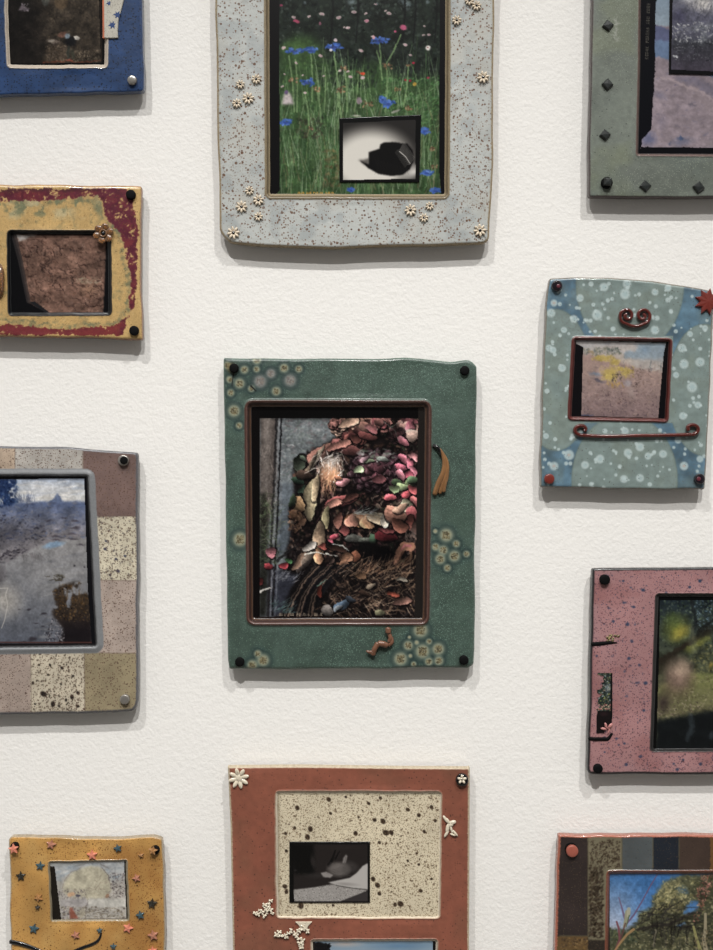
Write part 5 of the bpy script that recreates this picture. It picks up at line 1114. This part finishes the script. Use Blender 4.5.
cv.a[:] = (60, 62, 78); cv.grad(-200, (96, 98, 112), 120, (84, 84, 104)); cv.ell(400, 10, 130, 70, (206, 200, 194), 10, .9, .8); cv.ell(300, -20, 60, 40, (170, 168, 170), 0, .8, .9)
cv.ell(250, 90, 60, 60, (64, 62, 92), 0, .8, .8); cv.strokes(40, (250, 20, 560, 160), (40, 120), (30, 110), (3, 9), [(90, 90, 104), (60, 62, 76)], al=(.3, .6))
cv.grad(240, (48, 50, 58), 400, (64, 58, 72), cv.pmask([(200, 230), (600, 200), (600, 430), (200, 430)], 20)); cv.ell(400, 150, 170, 34, (120, 124, 132), -8, .7, .9)
cv.dabs(260, (215, 120, 520, 240), (3, 10), (2, 7), [(206, 206, 206), (150, 152, 156), (70, 74, 84)], al=(.4, .9), ang=(-30, 30)); cv.dabs(150, (215, 220, 520, 345), (3, 10), (1.5, 4), [(150, 152, 156), (30, 32, 38), (96, 98, 106)], al=(.3, .8), ang=(-20, 20))
cv.strokes(50, (230, 300, 520, 400), (30, 90), (80, 100), (3, 8), [(40, 38, 50), (90, 88, 100)], al=(.2, .5)); cv.ell(235, 325, 22, 12, (170, 172, 176), 0, .8); cv.ell(400, 210, 30, 60, (110, 116, 122), 20, .5, .8)
cv.finish(1.2, 4, .2, .7, 1.0)
cv.poly([(190, -500), (222, -500), (210, 404), (600, 412), (600, 440), (190, 440)], (12, 12, 14))
picture(pc, cv, 9.6, 'inset_photograph', warp=[(670.4, -47), (716, -47), (716, 74.8), (669, 73.6)], label='smaller monochrome seascape print')
pin(f, 606.2, 183.4, 5.6)
for (px, py, r, rot) in ((607.7, 26, 5.8, 8), (607.2, 84.7, 5.8, -4), (604.8, 135.2, 5.6, 6), (607.4, 182.2, 5.2, 40), (645, 186.4, 6, 5), (698.3, 187.6, 6, -8)):
    MB().star(r, 4, .72, 3.0, 90 + rot, 1.08, soft=.72).build('diamond_stud', M['nugget_glaze'], f, P(px, py, H0 + (3.8 if abs(py - 182.2) < .1 else -.3)), smooth=False)

# ================================================================ 9  light blue spotted frame, right
out = [[(549.4, 278.2), (580, 277.6), (607, 277.8), (653, 281), (684, 285.6), (711.4, 291.4)], [(711.4, 291.4), (713, 298), (711.6, 350), (709.2, 400), (704.8, 489)], [(704.8, 489), (658, 489.8), (600, 488.6), (539.8, 487)], [(539.8, 487), (542.8, 380), (546, 303), (549.4, 278.2)]]
f = scene_frame('light blue ceramic frame with white spots and dark red scrolls around a desert photograph', out)
x0, y0, x1, y1 = bbox(out); cv = Cv(x0, y0, x1, y1, (86, 118, 138), 91)
cv.lum(cv.fbm(12, 3), .3); cv.mix(np.clip((cv.fbm(14, 3) - .5) * 4, 0, 1) * .35, (66, 98, 120))
for (x, y, rx, ry) in ((630, 284, 54, 68), (556, 380, 36, 71), (704, 390, 36, 66), (624.6, 480, 53, 66)):
    cv.ell(x, y, rx + 1, ry + 1, (112, 128, 118), 0, .9, .03); cv.ell(x, y, rx, ry, (124, 142, 138), 0, 1, .03)
rect(cv, 571, 336, 673, 423, (124, 142, 138)); sg = np.clip((cv.fbm(22, 3) - .5) * 5, 0, 1); cv.mix(sg * .3, (124, 134, 118)); cv.lum(cv.fbm(5, 2), .08)
Rr = cv.rng
sp_ = [(627, 284, 5), (625, 294, 6), (604, 287, 5), (655, 292, 4), (580, 298, 4.4), (554, 303, 4), (597, 315, 6), (655, 330, 5), (564, 330, 3.5), (549, 348, 4), (574, 319, 4.6), (668, 288, 4), (682, 348, 5), (684, 364, 5.4), (700, 362, 5.4), (692, 387, 6), (562, 368, 4.6), (547, 391, 3), (553, 350, 4), (698, 405, 4), (683, 416, 4.4), (569, 455, 6), (554, 466, 5), (600, 459, 5), (585, 465, 4.6), (628, 453, 5), (640, 447, 5), (648, 456, 4), (663, 454, 4.6), (684, 466, 5), (640, 478, 4.6), (624, 479, 4.6), (573, 436, 3), (546, 436, 3.4), (625, 431, 4.4), (605, 431, 3), (700, 459, 4), (591, 284, 3), (613, 329, 3), (657, 318, 3), (551, 313, 5), (678, 440, 4), (676, 375, 3.6), (690, 334, 3.4), (705, 328, 3.5), (668, 300, 3), (647, 314, 4)]
sp_ += [(Rr.uniform(540, 710), Rr.uniform(280, 488), Rr.uniform(1, 2.6)) for _ in range(230)]
for (x, y, r) in sp_:
    cv.ell(x, y, r * 1.05, r, (192, 210, 210), Rr.uniform(0, 90), .8, .35)
    if r > 3: cv.ell(x + .3, y, r * .6, r * .55, (150, 180, 184), 0, .5, .6)
for (x, y) in ((554, 303), (569, 455), (554, 466), (684, 466)): cv.ell(x, y, 2.4, 2, (206, 160, 140), 0, .6, .8)
g = mat('light_blue_glaze', None, .36, [(520, .16, .25, (74, 74, 66)), (900, .2, .2, (90, 84, 74))], (160, .3, .0008), coat=.3)
op = [[(575.8, 340.4), (668.2, 342.2)], [(668.2, 342.2), (664.6, 418.4)], [(664.6, 418.4), (571.8, 416.2)], [(571.8, 416.2), (575.8, 340.4)]]
frame_body(f, out, [dict(sides=op, lip=5.0, ridge=1.6, flat=.4, zin=8.5, wob=.1, col=[(.95, (84, 32, 27), 6), (.3, (60, 24, 20), 4)])], cv, material=g, seed=29, edge=(1.4, (104, 96, 84), 9), bevel=2.6)
cv = Cv(570, 338.5, 670, 420, (14, 13, 15), 92).T(565, 330, 6.482)
im = cv.pmask([(72, 66), (655, 84), (640, 150), (618, 400), (604, 570), (106, 556), (118, 110), (72, 88)], 1); keep = cv.a.copy()
cv.a[:] = (150, 124, 116); cv.grad(60, (158, 156, 158), 190, (172, 158, 146), cv.pmask([(0, 0), (700, 0), (700, 280), (430, 240), (300, 180), (100, 150), (0, 150)], 10))
cv.dabs(50, (100, 70, 650, 150), (40, 90), (5, 12), [(176, 164, 156), (140, 146, 154)], ang=(-5, 5), al=(.2, .5))
cv.poly([(380, 185), (395, 135), (430, 125), (455, 150), (475, 90), (530, 84), (655, 86), (655, 215), (560, 200), (450, 190)], (124, 142, 156), .85, 8); cv.ell(520, 130, 40, 30, (100, 124, 146), 0, .5, .8)
cv.poly([(430, 190), (655, 190), (640, 280), (520, 260), (430, 240)], (160, 154, 150), .8, 12)
cv.dabs(90, (115, 115, 360, 160), (7, 18), (4, 8), [(92, 100, 90), (120, 118, 96), (74, 84, 82)], al=(.3, .7)); cv.ell(165, 140, 30, 16, (150, 130, 100), 0, .8)
cv.grad(230, (156, 132, 122), 560, (116, 96, 98), cv.pmask([(100, 200), (300, 230), (430, 240), (640, 290), (620, 580), (100, 580)], 14), .8)
cv.dabs(500, (110, 220, 630, 560), (5, 22), (2, 7), [(170, 144, 128), (120, 98, 94), (140, 112, 104), (100, 84, 88)], al=(.15, .5), ang=(-10, 15))
cv.dabs(500, (110, 370, 620, 565), (2, 6), (1.5, 4), [(70, 56, 62), (96, 76, 78), (170, 146, 134)], al=(.3, .8)); cv.dabs(180, (240, 400, 600, 565), (4, 10), (2, 5), [(78, 62, 68)], al=(.3, .7))
cv.ell(195, 288, 50, 20, (104, 120, 140), 10, .8, .8); cv.ell(215, 325, 60, 12, (74, 72, 86), 18, .8, .7); cv.dabs(60, (430, 240, 560, 370), (6, 18), (3, 7), [(84, 68, 66), (120, 96, 88)], al=(.4, .7))
for (x, y, rx, ry) in ((210, 182, 40, 20), (270, 180, 60, 22), (320, 212, 38, 26), (295, 275, 66, 42), (290, 310, 55, 26), (400, 275, 44, 36), (360, 250, 40, 14)):
    cv.ell(x, y, rx, ry, (170, 148, 74), -5, .85, .6); cv.dabs(60, (x - rx, y - ry, x + rx, y + ry), (3, 9), (2, 6), [(190, 166, 80), (150, 130, 64), (176, 154, 92)], al=(.4, .8))
cv.dabs(50, (300, 290, 370, 330), (3, 9), (2, 6), [(60, 54, 58), (84, 70, 54)], al=(.5, .9)); cv.strokes(20, (270, 330, 370, 350), (20, 40), (220, 320), (4, 7), [(170, 136, 76)], al=(.6, .9))
cv.ell(405, 345, 34, 26, (150, 142, 146), 0, .8, .6); cv.ell(430, 400, 34, 60, (156, 140, 134), -15, .6, .9); cv.line([(384, 150), (382, 240)], 4, 3, (110, 110, 110), .8); cv.line([(558, 200), (556, 260)], 6, 5, (96, 100, 104), .8); cv.line([(622, 215), (620, 270)], 6, 5, (90, 96, 100), .8)
cv.poly([(104, 540), (200, 560), (104, 562)], (60, 66, 92), .9, 3)
cv.finish(1.1, 4, .1, .85, 1.0)
new = cv.a.copy(); cv.a[:] = keep; cv.a += (new - cv.a) * im[..., None]
picture(f, cv, 8.6)
def spiral(cx_, cy_, r0, r1, a0, a1, n=16):
    return [(cx_ + (r0 + (r1 - r0) * i / (n - 1)) * math.cos(a0 + (a1 - a0) * i / (n - 1)), cy_ + (r0 + (r1 - r0) * i / (n - 1)) * math.sin(a0 + (a1 - a0) * i / (n - 1))) for i in range(n)]
o0 = P(634, 318, H0)
sp1 = spiral(-7.4, 1.8, 1.2, 8.2, math.pi * .6, math.pi * .6 + 2 * math.pi * 1.45)
sp2 = [(-x + .6, y) for x, y in sp1]
path = [(x, y, 2.2) for x, y in sp1] + [(-4, -8, 2.2), (0.3, -8.4, 2.2), (4.6, -8, 2.2)] + [(x, y, 2.2) for x, y in sp2[::-1]]
MB().tube(path, 1.75, seg=10).build('double_scroll', M['oxblood_glaze'], f, o0, label='dark red double scroll above the picture')
o0 = P(635, 434, H0)
lc_ = spiral(-52, 4.2, 2.6, 6.4, -.6, math.pi * 1.5 + .1, 14); lc_ = [((x + 52) * 1.25 - 53, y * .9 + .4) for x, y in lc_]
rc_ = [(54 + (54 - 54) - (x + 52), y) for x, y in lc_]
path = [(x, y, 2.0) for x, y in lc_] + [(-30, -2.4, 2), (0, -1.8, 2), (30, -1.4, 2)] + [(x, y + .8, 2.0) for x, y in rc_[::-1]]
MB().tube(path, 2.0, seg=10).build('scroll_bar', M['oxblood_glaze'], f, o0, label='long dark red bar with curled ends')
MB().star(13.5, 9, .62, 3, 80, 1.2, soft=.85).build('star_ornament', M['brick_red_glaze'], f, P(707.5, 302, H0 - .3), smooth=False, label='brick red many pointed star on the corner')
p_ = pin(f, 556.3, 286.4, 5.4, 'dark_plum_glaze', label='black pin with plum spot'); MB().lathe(DISC(1.9, .5, .3)).build('pin_spot', M['plum_spot'], p_, P(558.4, 286, H0 + 3.7))
pin(f, 548.8, 478.9, 5.0, 'brick_red_glaze', label='dark red pin')
p_ = pin(f, 698.7, 478.9, 5.2, 'dark_plum_glaze', label='black pin with plum spot'); MB().lathe(DISC(2.1, .5, .3)).build('pin_spot', M['plum_spot'], p_, P(698.7, 478.9, H0 + 3.7))

# ================================================================ 10  pink frame, right
out = [[(592.2, 568.2), (650, 567.8), (713, 567.4), (768, 567.2)], [(768, 567.2), (769, 775)], [(769, 775), (713, 774.6), (640, 774.2), (590, 774.4)], [(590, 774.4), (587.2, 771), (588.4, 720), (590.6, 640), (592.2, 568.2)]]
f = scene_frame('pink speckled ceramic frame with black edge and small window cut beside a leafy photograph', out)
x0, y0, x1, y1 = bbox(out); cv = Cv(x0, y0, x1, y1, (170, 122, 122), 101)
cv.lum(cv.fbm(40, 3), .1); cv.mix(np.clip((cv.fbm(30, 3) - .52) * 5, 0, 1) * .5, (146, 90, 88)); cv.mix(np.clip((cv.fbm(24, 3) - .53) * 5, 0, 1) * .45, (168, 128, 130))
cv.dabs(420, (588, 568, 720, 776), (.6, 1.5), (.6, 1.2), [(66, 64, 84), (56, 48, 54), (84, 66, 74)], al=(.7, 1)); cv.dabs(40, (588, 568, 720, 776), (1.3, 2.1), (1.2, 1.7), [(58, 68, 94)], al=(.8, 1))
for (a_, b_, r) in ((275, 142, 7), (237, 210, 6), (212, 280, 8), (155, 268, 6), (218, 418, 7), (260, 445, 6), (230, 350, 6), (285, 518, 8), (265, 815, 7), (207, 847, 7), (413, 867, 7), (508, 845, 7), (168, 742, 5), (278, 628, 6), (136, 215, 5), (177, 768, 4), (437, 828, 5), (200, 762, 5), (195, 105, 5), (505, 105, 7), (463, 130, 6), (118, 278, 4), (88, 408, 5), (120, 797, 4)):
    cv.ell(575 + a_ / 4.043, 555 + b_ / 4.043, r / 3.2, r / 3.5, (52, 66, 94), 0, 1, .4)
g = mat('pink_glaze', None, .36, [(600, .24, .45, (92, 62, 70)), (420, .17, .25, (70, 66, 86)), (950, .22, .4, (120, 76, 80))], (240, .3, .0006), coat=.2)
op = [[(658.8, 597), (724, 597)], [(724, 597), (724, 748)], [(724, 748), (653.4, 748.2)], [(653.4, 748.2), (658.8, 597)]]
frame_body(f, out, [dict(sides=op, lip=4.6, ridge=.3, flat=.15, zin=8, wob=.1, col=[(.93, (36, 30, 28), 6), (.7, (14, 13, 13), 2)])], cv, material=g, seed=31, edge=(2.9, (28, 28, 30), 5), bevel=2.4, wob=.25)
cv = Cv(651.5, 595, 728, 750, (12, 13, 15), 102).T(645, 585, 5.426)
cv.grad(80, (30, 40, 46), 500, (70, 74, 52)); cv.lum(cv.fbm(30, 3), .4)
cv.dabs(500, (80, 80, 430, 330), (3, 12), (3, 9), [(40, 50, 42), (64, 80, 56), (24, 32, 36), (86, 100, 84)], al=(.3, .8))
cv.dabs(150, (260, 80, 430, 250), (2, 6), (2, 6), [(130, 160, 180), (100, 130, 150)], al=(.5, .9)); cv.line([(255, 90), (280, 200), (250, 290)], 22, 18, (26, 30, 32), .8); cv.line([(250, 300), (320, 230), (430, 150)], 24, 16, (24, 28, 28), .8)
cv.dabs(260, (250, 280, 430, 480), (4, 14), (4, 10), [(92, 92, 58), (60, 64, 42), (116, 112, 70), (44, 48, 38)], al=(.4, .8)); cv.ell(360, 435, 22, 26, (150, 126, 46), 0, .7, .8)
cv.grad(480, (112, 116, 66), 690, (96, 92, 64), cv.pmask([(220, 480), (440, 480), (440, 690), (250, 700), (60, 740), (60, 560)], 8))
cv.dabs(500, (70, 490, 430, 730), (4, 14), (2, 6), [(130, 128, 84), (92, 90, 60), (150, 140, 110), (70, 66, 52)], al=(.3, .8), ang=(-15, 15), mask=cv.pmask([(200, 490), (440, 490), (440, 690), (250, 705), (60, 735), (60, 690)], 6))
cv.dabs(180, (70, 580, 300, 735), (3, 9), (2, 5), [(150, 130, 116), (100, 84, 76), (60, 50, 46)], al=(.4, .8), mask=cv.pmask([(60, 740), (60, 690), (240, 580), (330, 680), (200, 720)], 6))
cv.poly([(60, 735), (180, 715), (300, 690), (440, 670), (440, 900), (50, 900)], (16, 19, 21), .97, 10)
cv.poly([(60, 480), (60, 400), (140, 370), (200, 320), (330, 230), (430, 200), (430, 230), (300, 300), (200, 370), (110, 460)], (34, 30, 22), .75, 12)
cv.ell(170, 240, 105, 100, (112, 120, 40), -35, .75, .95); cv.ell(190, 260, 80, 46, (168, 150, 56), -35, .75, .98); cv.ell(150, 180, 60, 50, (80, 100, 50), 0, .5, .95); cv.poly([(210, 350), (260, 320), (350, 270), (350, 300), (240, 370)], (120, 124, 50), .7, 10)
cv.line([(80, 420), (150, 370), (240, 320)], 34, 20, (40, 34, 26), .8)
cv.ell(180, 510, 120, 140, (84, 64, 58), 20, .9, .85); cv.ell(185, 480, 95, 110, (150, 124, 108), 10, .85, .95); cv.ell(200, 455, 50, 54, (176, 152, 128), 0, .8, .95); cv.ell(100, 640, 60, 80, (48, 36, 38), 10, .8, .9)
cv.poly([(245, 240), (268, 230), (285, 330), (280, 372), (255, 370), (235, 310)], (130, 134, 104), .3, 6); cv.poly([(235, 690), (262, 700), (268, 790), (230, 850), (215, 840), (240, 780)], (60, 70, 76), .45, 5); cv.ell(360, 815, 20, 26, (52, 60, 66), 20, .5, .6)
cv.finish(.9, 4, .14, .85, 1.0)
cv.poly([(0, 0), (80, 0), (78, 330), (66, 730), (58, 950), (0, 950)], (10, 10, 10)); cv.poly([(0, 0), (500, 0), (500, 82), (0, 82)], (9, 9, 9)); rect(cv, 0, 893, 500, 960, (14, 12, 10))
picture(f, cv, 8.1)
pin(f, 604.2, 579.4, 5.1); pin(f, 597.4, 768, 4.6)
o0 = P(604, 643, H0)
MB().tube([(-12, -1.2, -.2), (-6, -.8, .2), (0, -.2, .2), (6, .4, .2), (13, 0, -.1)], [2, 2, 1.9, 1.6, .7], flat=.5).build('black_crack_line', M['black_rubber'], f, o0)
ol = MB(); rr = random.Random(4)
for _ in range(16): ol.ellipsoid((rr.uniform(2, 15), rr.uniform(2, 8), .5), (rr.uniform(.8, 1.7), rr.uniform(.7, 1.2), .9), rr.random() * 3, 7, 5)
ol.build('olive_blossom', M['olive_glaze'], f, o0, label='small olive blossom cluster')
o0 = P(600, 738, H0)
MB().tube([(-11, -.7, -.2), (-4, -1, .2), (3, -.9, .2), (7.2, -.9, .2), (9.2, .8, .2), (12, 4.6, 0)], [1.8, 1.8, 1.8, 1.8, 1.6, 1], flat=.5).build('black_crack_line', M['black_rubber'], f, o0)
cv = Cv(594.6, 671, 613.6, 735.4, (158, 108, 108), 103, 4)
wpts = [(597.4, 673), (612.6, 673), (612.4, 716), (611.8, 723), (606, 728), (604.4, 733), (596.4, 733.4), (596.4, 716), (597.6, 711.4), (596, 709.4), (600.2, 706.2), (597.4, 703), (598.4, 698), (602, 694), (597.4, 693.4), (597, 690), (601, 689), (602.4, 685), (601.4, 683), (604, 681.4), (602.6, 678.4), (603.8, 676.6), (601, 675.6), (597.4, 675)]
wmk = cv.pmask(wpts, .25); keep = cv.a.copy(); cv.a[:] = (30, 36, 34)
cv.dabs(420, (595, 673, 613, 712), (.5, 1.6), (.5, 1.2), [(40, 60, 50), (90, 104, 90), (130, 140, 140), (24, 30, 30), (150, 130, 110), (110, 116, 70)], al=(.4, .9)); cv.ell(608, 688, 4, 6, (150, 160, 168), 0, .6, .9); cv.dabs(40, (597, 704, 611, 710), (.8, 2), (.5, 1), [(176, 150, 130), (150, 90, 90)], al=(.5, .9))
rect(cv, 594, 711, 614, 736, (18, 13, 14)); rect(cv, 610.6, 673, 614, 720, (8, 8, 8)); cv.ell(604, 714, 6, 3, (40, 26, 28), 0, .8, .8)
new = cv.a.copy(); cv.a[:] = (158, 108, 108); cv.a += (new - cv.a) * wmk[..., None]
# window: a small print set in the glaze, trimmed to its ragged outline
def cut_picture(parent, cv, pts, z, name, label=None):
    o = picture(parent, cv, z, name, M['matte_print'], 1.0, label=label)
    return o
def outline_picture(parent, cv, pts, z, name, label=None):
    c = np.mean(np.array(pts), 0); H, W = cv.H, cv.W
    X, Y = np.meshgrid(cv.x0 + np.arange(W) / cv.ss, cv.y0 + np.arange(H) / cv.ss)
    ins = cv.T(0, 0, 1).pmask(pts) > .5
    idx = -np.ones((H, W), int); q = ins[:-1, :-1] & ins[1:, :-1] & ins[1:, 1:] & ins[:-1, 1:]
    used = np.zeros((H, W), bool)
    for a in (0, 1):
        for b_ in (0, 1): used[a:H - 1 + a, b_:W - 1 + b_] |= q
    idx[used] = np.arange(used.sum()); n = used.sum(); k = (DIST - z) / DIST
    V = np.stack([(X[used] - CX) * k, np.full(n, -z), (CY - Y[used]) * k], 1) * MM; V[:, 2] += EYE; V -= np.array(origin_of(parent))
    F = np.stack([idx[:-1, :-1][q], idx[1:, :-1][q], idx[1:, 1:][q], idx[:-1, 1:][q]], -1)
    C = np.concatenate([lin(np.clip(cv.a[used], 0, 255)), np.ones((n, 1))], 1)
    back = V.copy(); back[:, 1] += .0008
    o = link_mesh(name, np.concatenate([V, back]), np.concatenate([F, F[:, ::-1] + n]), M['matte_print'], parent, cols=np.concatenate([C, C]), smooth=False)
    if label: o['label'] = label
    return o
cv.a[:] = new
wn_ = outline_picture(f, cv, wpts, H0 + .45, 'window_print', 'narrow strip print in the small window')
lf = MB()
for (x, y, l, w, a) in ((-1.8, 3.0, 2.6, 1.3, 110), (-4, -.6, 3, 1.4, 170), (2.6, 2.4, 3, 1.6, 50), (-.8, .6, 3, .5, 140), (1, -3, 3, .6, 70)): lf.ellipsoid((x, y, .8), (l, w, .9), math.radians(a), 10, 6)
lf.build('clay_leaf', M['pink_clay'], f, P(607.5, 728, H0 + .4), label='pink leaf sprig at the window corner')

# ================================================================ 11  dark patchwork frame, bottom right
out = [[(557.8, 834.8), (640, 834.6), (713, 835), (770, 835)], [(770, 835), (770, 1038)], [(770, 1038), (553, 1038)], [(553, 1038), (554.6, 950), (557.8, 834.8)]]
f = scene_frame('dark patchwork ceramic frame with terracotta edge around a blue sky and trees photograph', out)
x0, y0, x1, y1 = bbox(out); cv = Cv(x0, y0, x1, y1, (48, 38, 34), 111)
for (b_, c) in (((540, 830, 588, 936), (52, 42, 40)), ((588, 830, 623, 940), (118, 110, 86)), ((588, 830, 622, 875), (118, 110, 86)), ((622, 830, 653, 880), (78, 84, 86)), ((653, 830, 679, 880), (30, 36, 46)), ((679, 830, 710, 880), (70, 54, 46)), ((710, 830, 760, 880), (116, 78, 40)), ((728, 880, 840, 1090), (84, 90, 92)), ((540, 936, 588, 1090), (104, 78, 44)), ((588, 940, 623, 1090), (46, 38, 32)), ((600, 1000, 740, 1090), (60, 50, 44))):
    xs = np.linspace(b_[0], b_[2], 14); ys = np.linspace(b_[1], b_[3], 24); w = lambda: cv.rng.normal(0, .3)
    cv.poly([(x, b_[1] + w()) for x in xs] + [(b_[2] + w(), y) for y in ys] + [(x, b_[3] + w()) for x in xs[::-1]] + [(b_[0] + w(), y) for y in ys[::-1]], c)
for l in ([(588, 838), (588, 936), (560, 935.7)], [(622, 838), (622, 868)], [(653, 838), (653, 868)], [(679, 838), (679, 868)], [(588, 940), (605, 940)]): cv.line(l, 1.2, 1.2, (92, 84, 62), .7)
cv.lum(cv.fbm(20, 3), .14)
cv.dabs(300, (590, 840, 620, 868), (.6, 2.0), (.5, 1.3), [(56, 44, 32), (76, 62, 46)], al=(.5, 1), ang=(-60, -20)); cv.dabs(420, (589.5, 868, 603, 938), (.9, 2.8), (.7, 1.7), [(46, 36, 26), (64, 50, 36)], al=(.5, 1), ang=(-60, -20))
cv.dabs(160, (560, 938, 588, 960), (.6, 2), (.5, 1.5), [(60, 44, 30), (130, 100, 56)], al=(.4, .9))
g = mat('dark_patchwork_glaze', None, .3, [(500, .16, .15, (24, 20, 18)), (900, .2, .2, (90, 76, 60))], (220, .35, .0007), coat=.35)
op = [[(610, 874), (725, 874)], [(725, 874), (725, 997)], [(725, 997), (607.4, 997)], [(607.4, 997), (608.6, 950), (610, 874)]]
frame_body(f, out, [dict(sides=op, lip=4.6, ridge=.8, flat=.3, zin=8.5, wob=.08, col=[(.9, (118, 70, 54), 7), (.3, (70, 42, 32), 4)])], cv, material=g, seed=37, edge=(2.9, (156, 94, 76), 8), bevel=2.6, wob=.25)
cv = Cv(604, 872, 728, 1000, (20, 20, 20), 112).T(600, 860, 6.31)
cv.grad(80, (44, 84, 130), 440, (150, 158, 176), None); cv.mix(sst((cv.X - 80) / 260) * .75 * (cv.Y < 480), (46, 92, 146)); cv.mix(cv.pmask([(0, 440), (760, 440), (760, 1000), (0, 1000)], 20), (60, 62, 44))
OL = [(104, 100, 70), (74, 74, 52), (52, 54, 40), (128, 122, 88), (34, 38, 32)]
tm = cv.pmask([(200, 480), (170, 440), (230, 400), (240, 330), (330, 300), (330, 240), (370, 190), (400, 140), (470, 110), (540, 92), (820, 80), (820, 700), (200, 700)], 10)
tm *= 1 - cv.pmask([(520, 345), (540, 300), (580, 255), (625, 262), (620, 310), (570, 335)], 6) * .95; tm *= 1 - cv.pmask([(480, 415), (530, 390), (548, 398), (510, 422)], 4) * .8; tm *= 1 - cv.pmask([(470, 175), (540, 165), (560, 215), (500, 215)], 10) * .4
cv.mix(tm, (58, 58, 42)); cv.dabs(1500, (180, 85, 760, 700), (5, 18), (4, 9), OL, al=(.35, .85), ang=(-30, 30), mask=tm)
cv.dabs(300, (330, 150, 540, 330), (8, 20), (4, 8), [(128, 120, 84), (96, 92, 62)], al=(.3, .7), mask=tm)
cv.lum(cv.fbm(130, 3), .5, tm); cv.ell(400, 200, 60, 60, (128, 122, 88), 0, .35, .95); cv.ell(470, 150, 70, 40, (120, 116, 84), 0, .35, .95)
cv.strokes(60, (230, 300, 560, 460), (60, 160), (-20, 60), (5, 12), [(30, 28, 26)], al=(.4, .8), curve=.3, mask=tm); cv.line([(230, 440), (330, 420), (430, 410), (560, 340), (640, 330)], 16, 10, (34, 30, 28), .8); cv.line([(340, 540), (352, 440)], 12, 7, (120, 112, 96), .7)
cv.strokes(40, (330, 420, 620, 560), (60, 120), (80, 100), (6, 12), [(26, 24, 22)], al=(.4, .8)); cv.dabs(420, (50, 480, 760, 700), (5, 16), (3, 8), [(128, 120, 92), (92, 88, 62), (62, 60, 44)], al=(.3, .8)); cv.dabs(160, (50, 440, 230, 520), (6, 16), (4, 9), [(44, 50, 40), (72, 78, 54)], al=(.5, .9))
cv.dabs(260, (595, 90, 710, 390), (5, 11), (4, 8), [(140, 90, 78), (110, 66, 60), (166, 116, 100), (70, 46, 42)], al=(.5, .95), mask=cv.pmask([(640, 90), (700, 90), (690, 220), (650, 290), (610, 390), (595, 370), (620, 270), (610, 190)], 10))
cv.finish(.8, 4, .18, .9, 1.12)
cv.line([(365, 85), (320, 160), (260, 270), (215, 345), (170, 400)], 7, 12, (96, 76, 104), .85); cv.line([(118, 235), (135, 290), (150, 345), (160, 375)], 6, 18, (104, 90, 116), .9); cv.line([(175, 330), (168, 370), (155, 420)], 34, 22, (140, 140, 116), .95); cv.line([(182, 310), (178, 350)], 24, 20, (162, 160, 140), .8); cv.line([(185, 350), (165, 420)], 8, 6, (70, 84, 60), .8)
cv.line([(105, 390), (118, 430), (125, 500), (100, 568)], 12, 16, (110, 66, 72), .9); cv.line([(212, 438), (170, 470), (130, 520), (95, 570)], 16, 12, (150, 120, 84), .9); cv.line([(160, 400), (130, 500)], 10, 10, (90, 60, 60), .8)
cv.line([(665, 340), (665, 430), (655, 500), (668, 570)], 16, 26, (150, 140, 116), .9); cv.line([(590, 420), (610, 500), (640, 590)], 14, 22, (140, 136, 90), .9); cv.dabs(80, (600, 440, 750, 570), (6, 14), (5, 9), [(70, 66, 56), (120, 108, 84)], al=(.4, .8))
cv.grad(70, (40, 34, 36), 120, (40, 34, 36), cv.pmask([(0, 0), (800, 0), (800, 88), (0, 92)], 8), .8); rect(cv, 0, 0, 62, 950, (34, 26, 24), .8)
picture(f, cv, 8.6)
pin(f, 571.6, 850, 5.9, 'terracotta_glaze', label='terracotta pin')
MB().lathe(DISC(6.2, .8, .3)).build('pin_washer', M['black_rubber'], f, P(570.8, 848.6, H0 - .3), label='black washer')
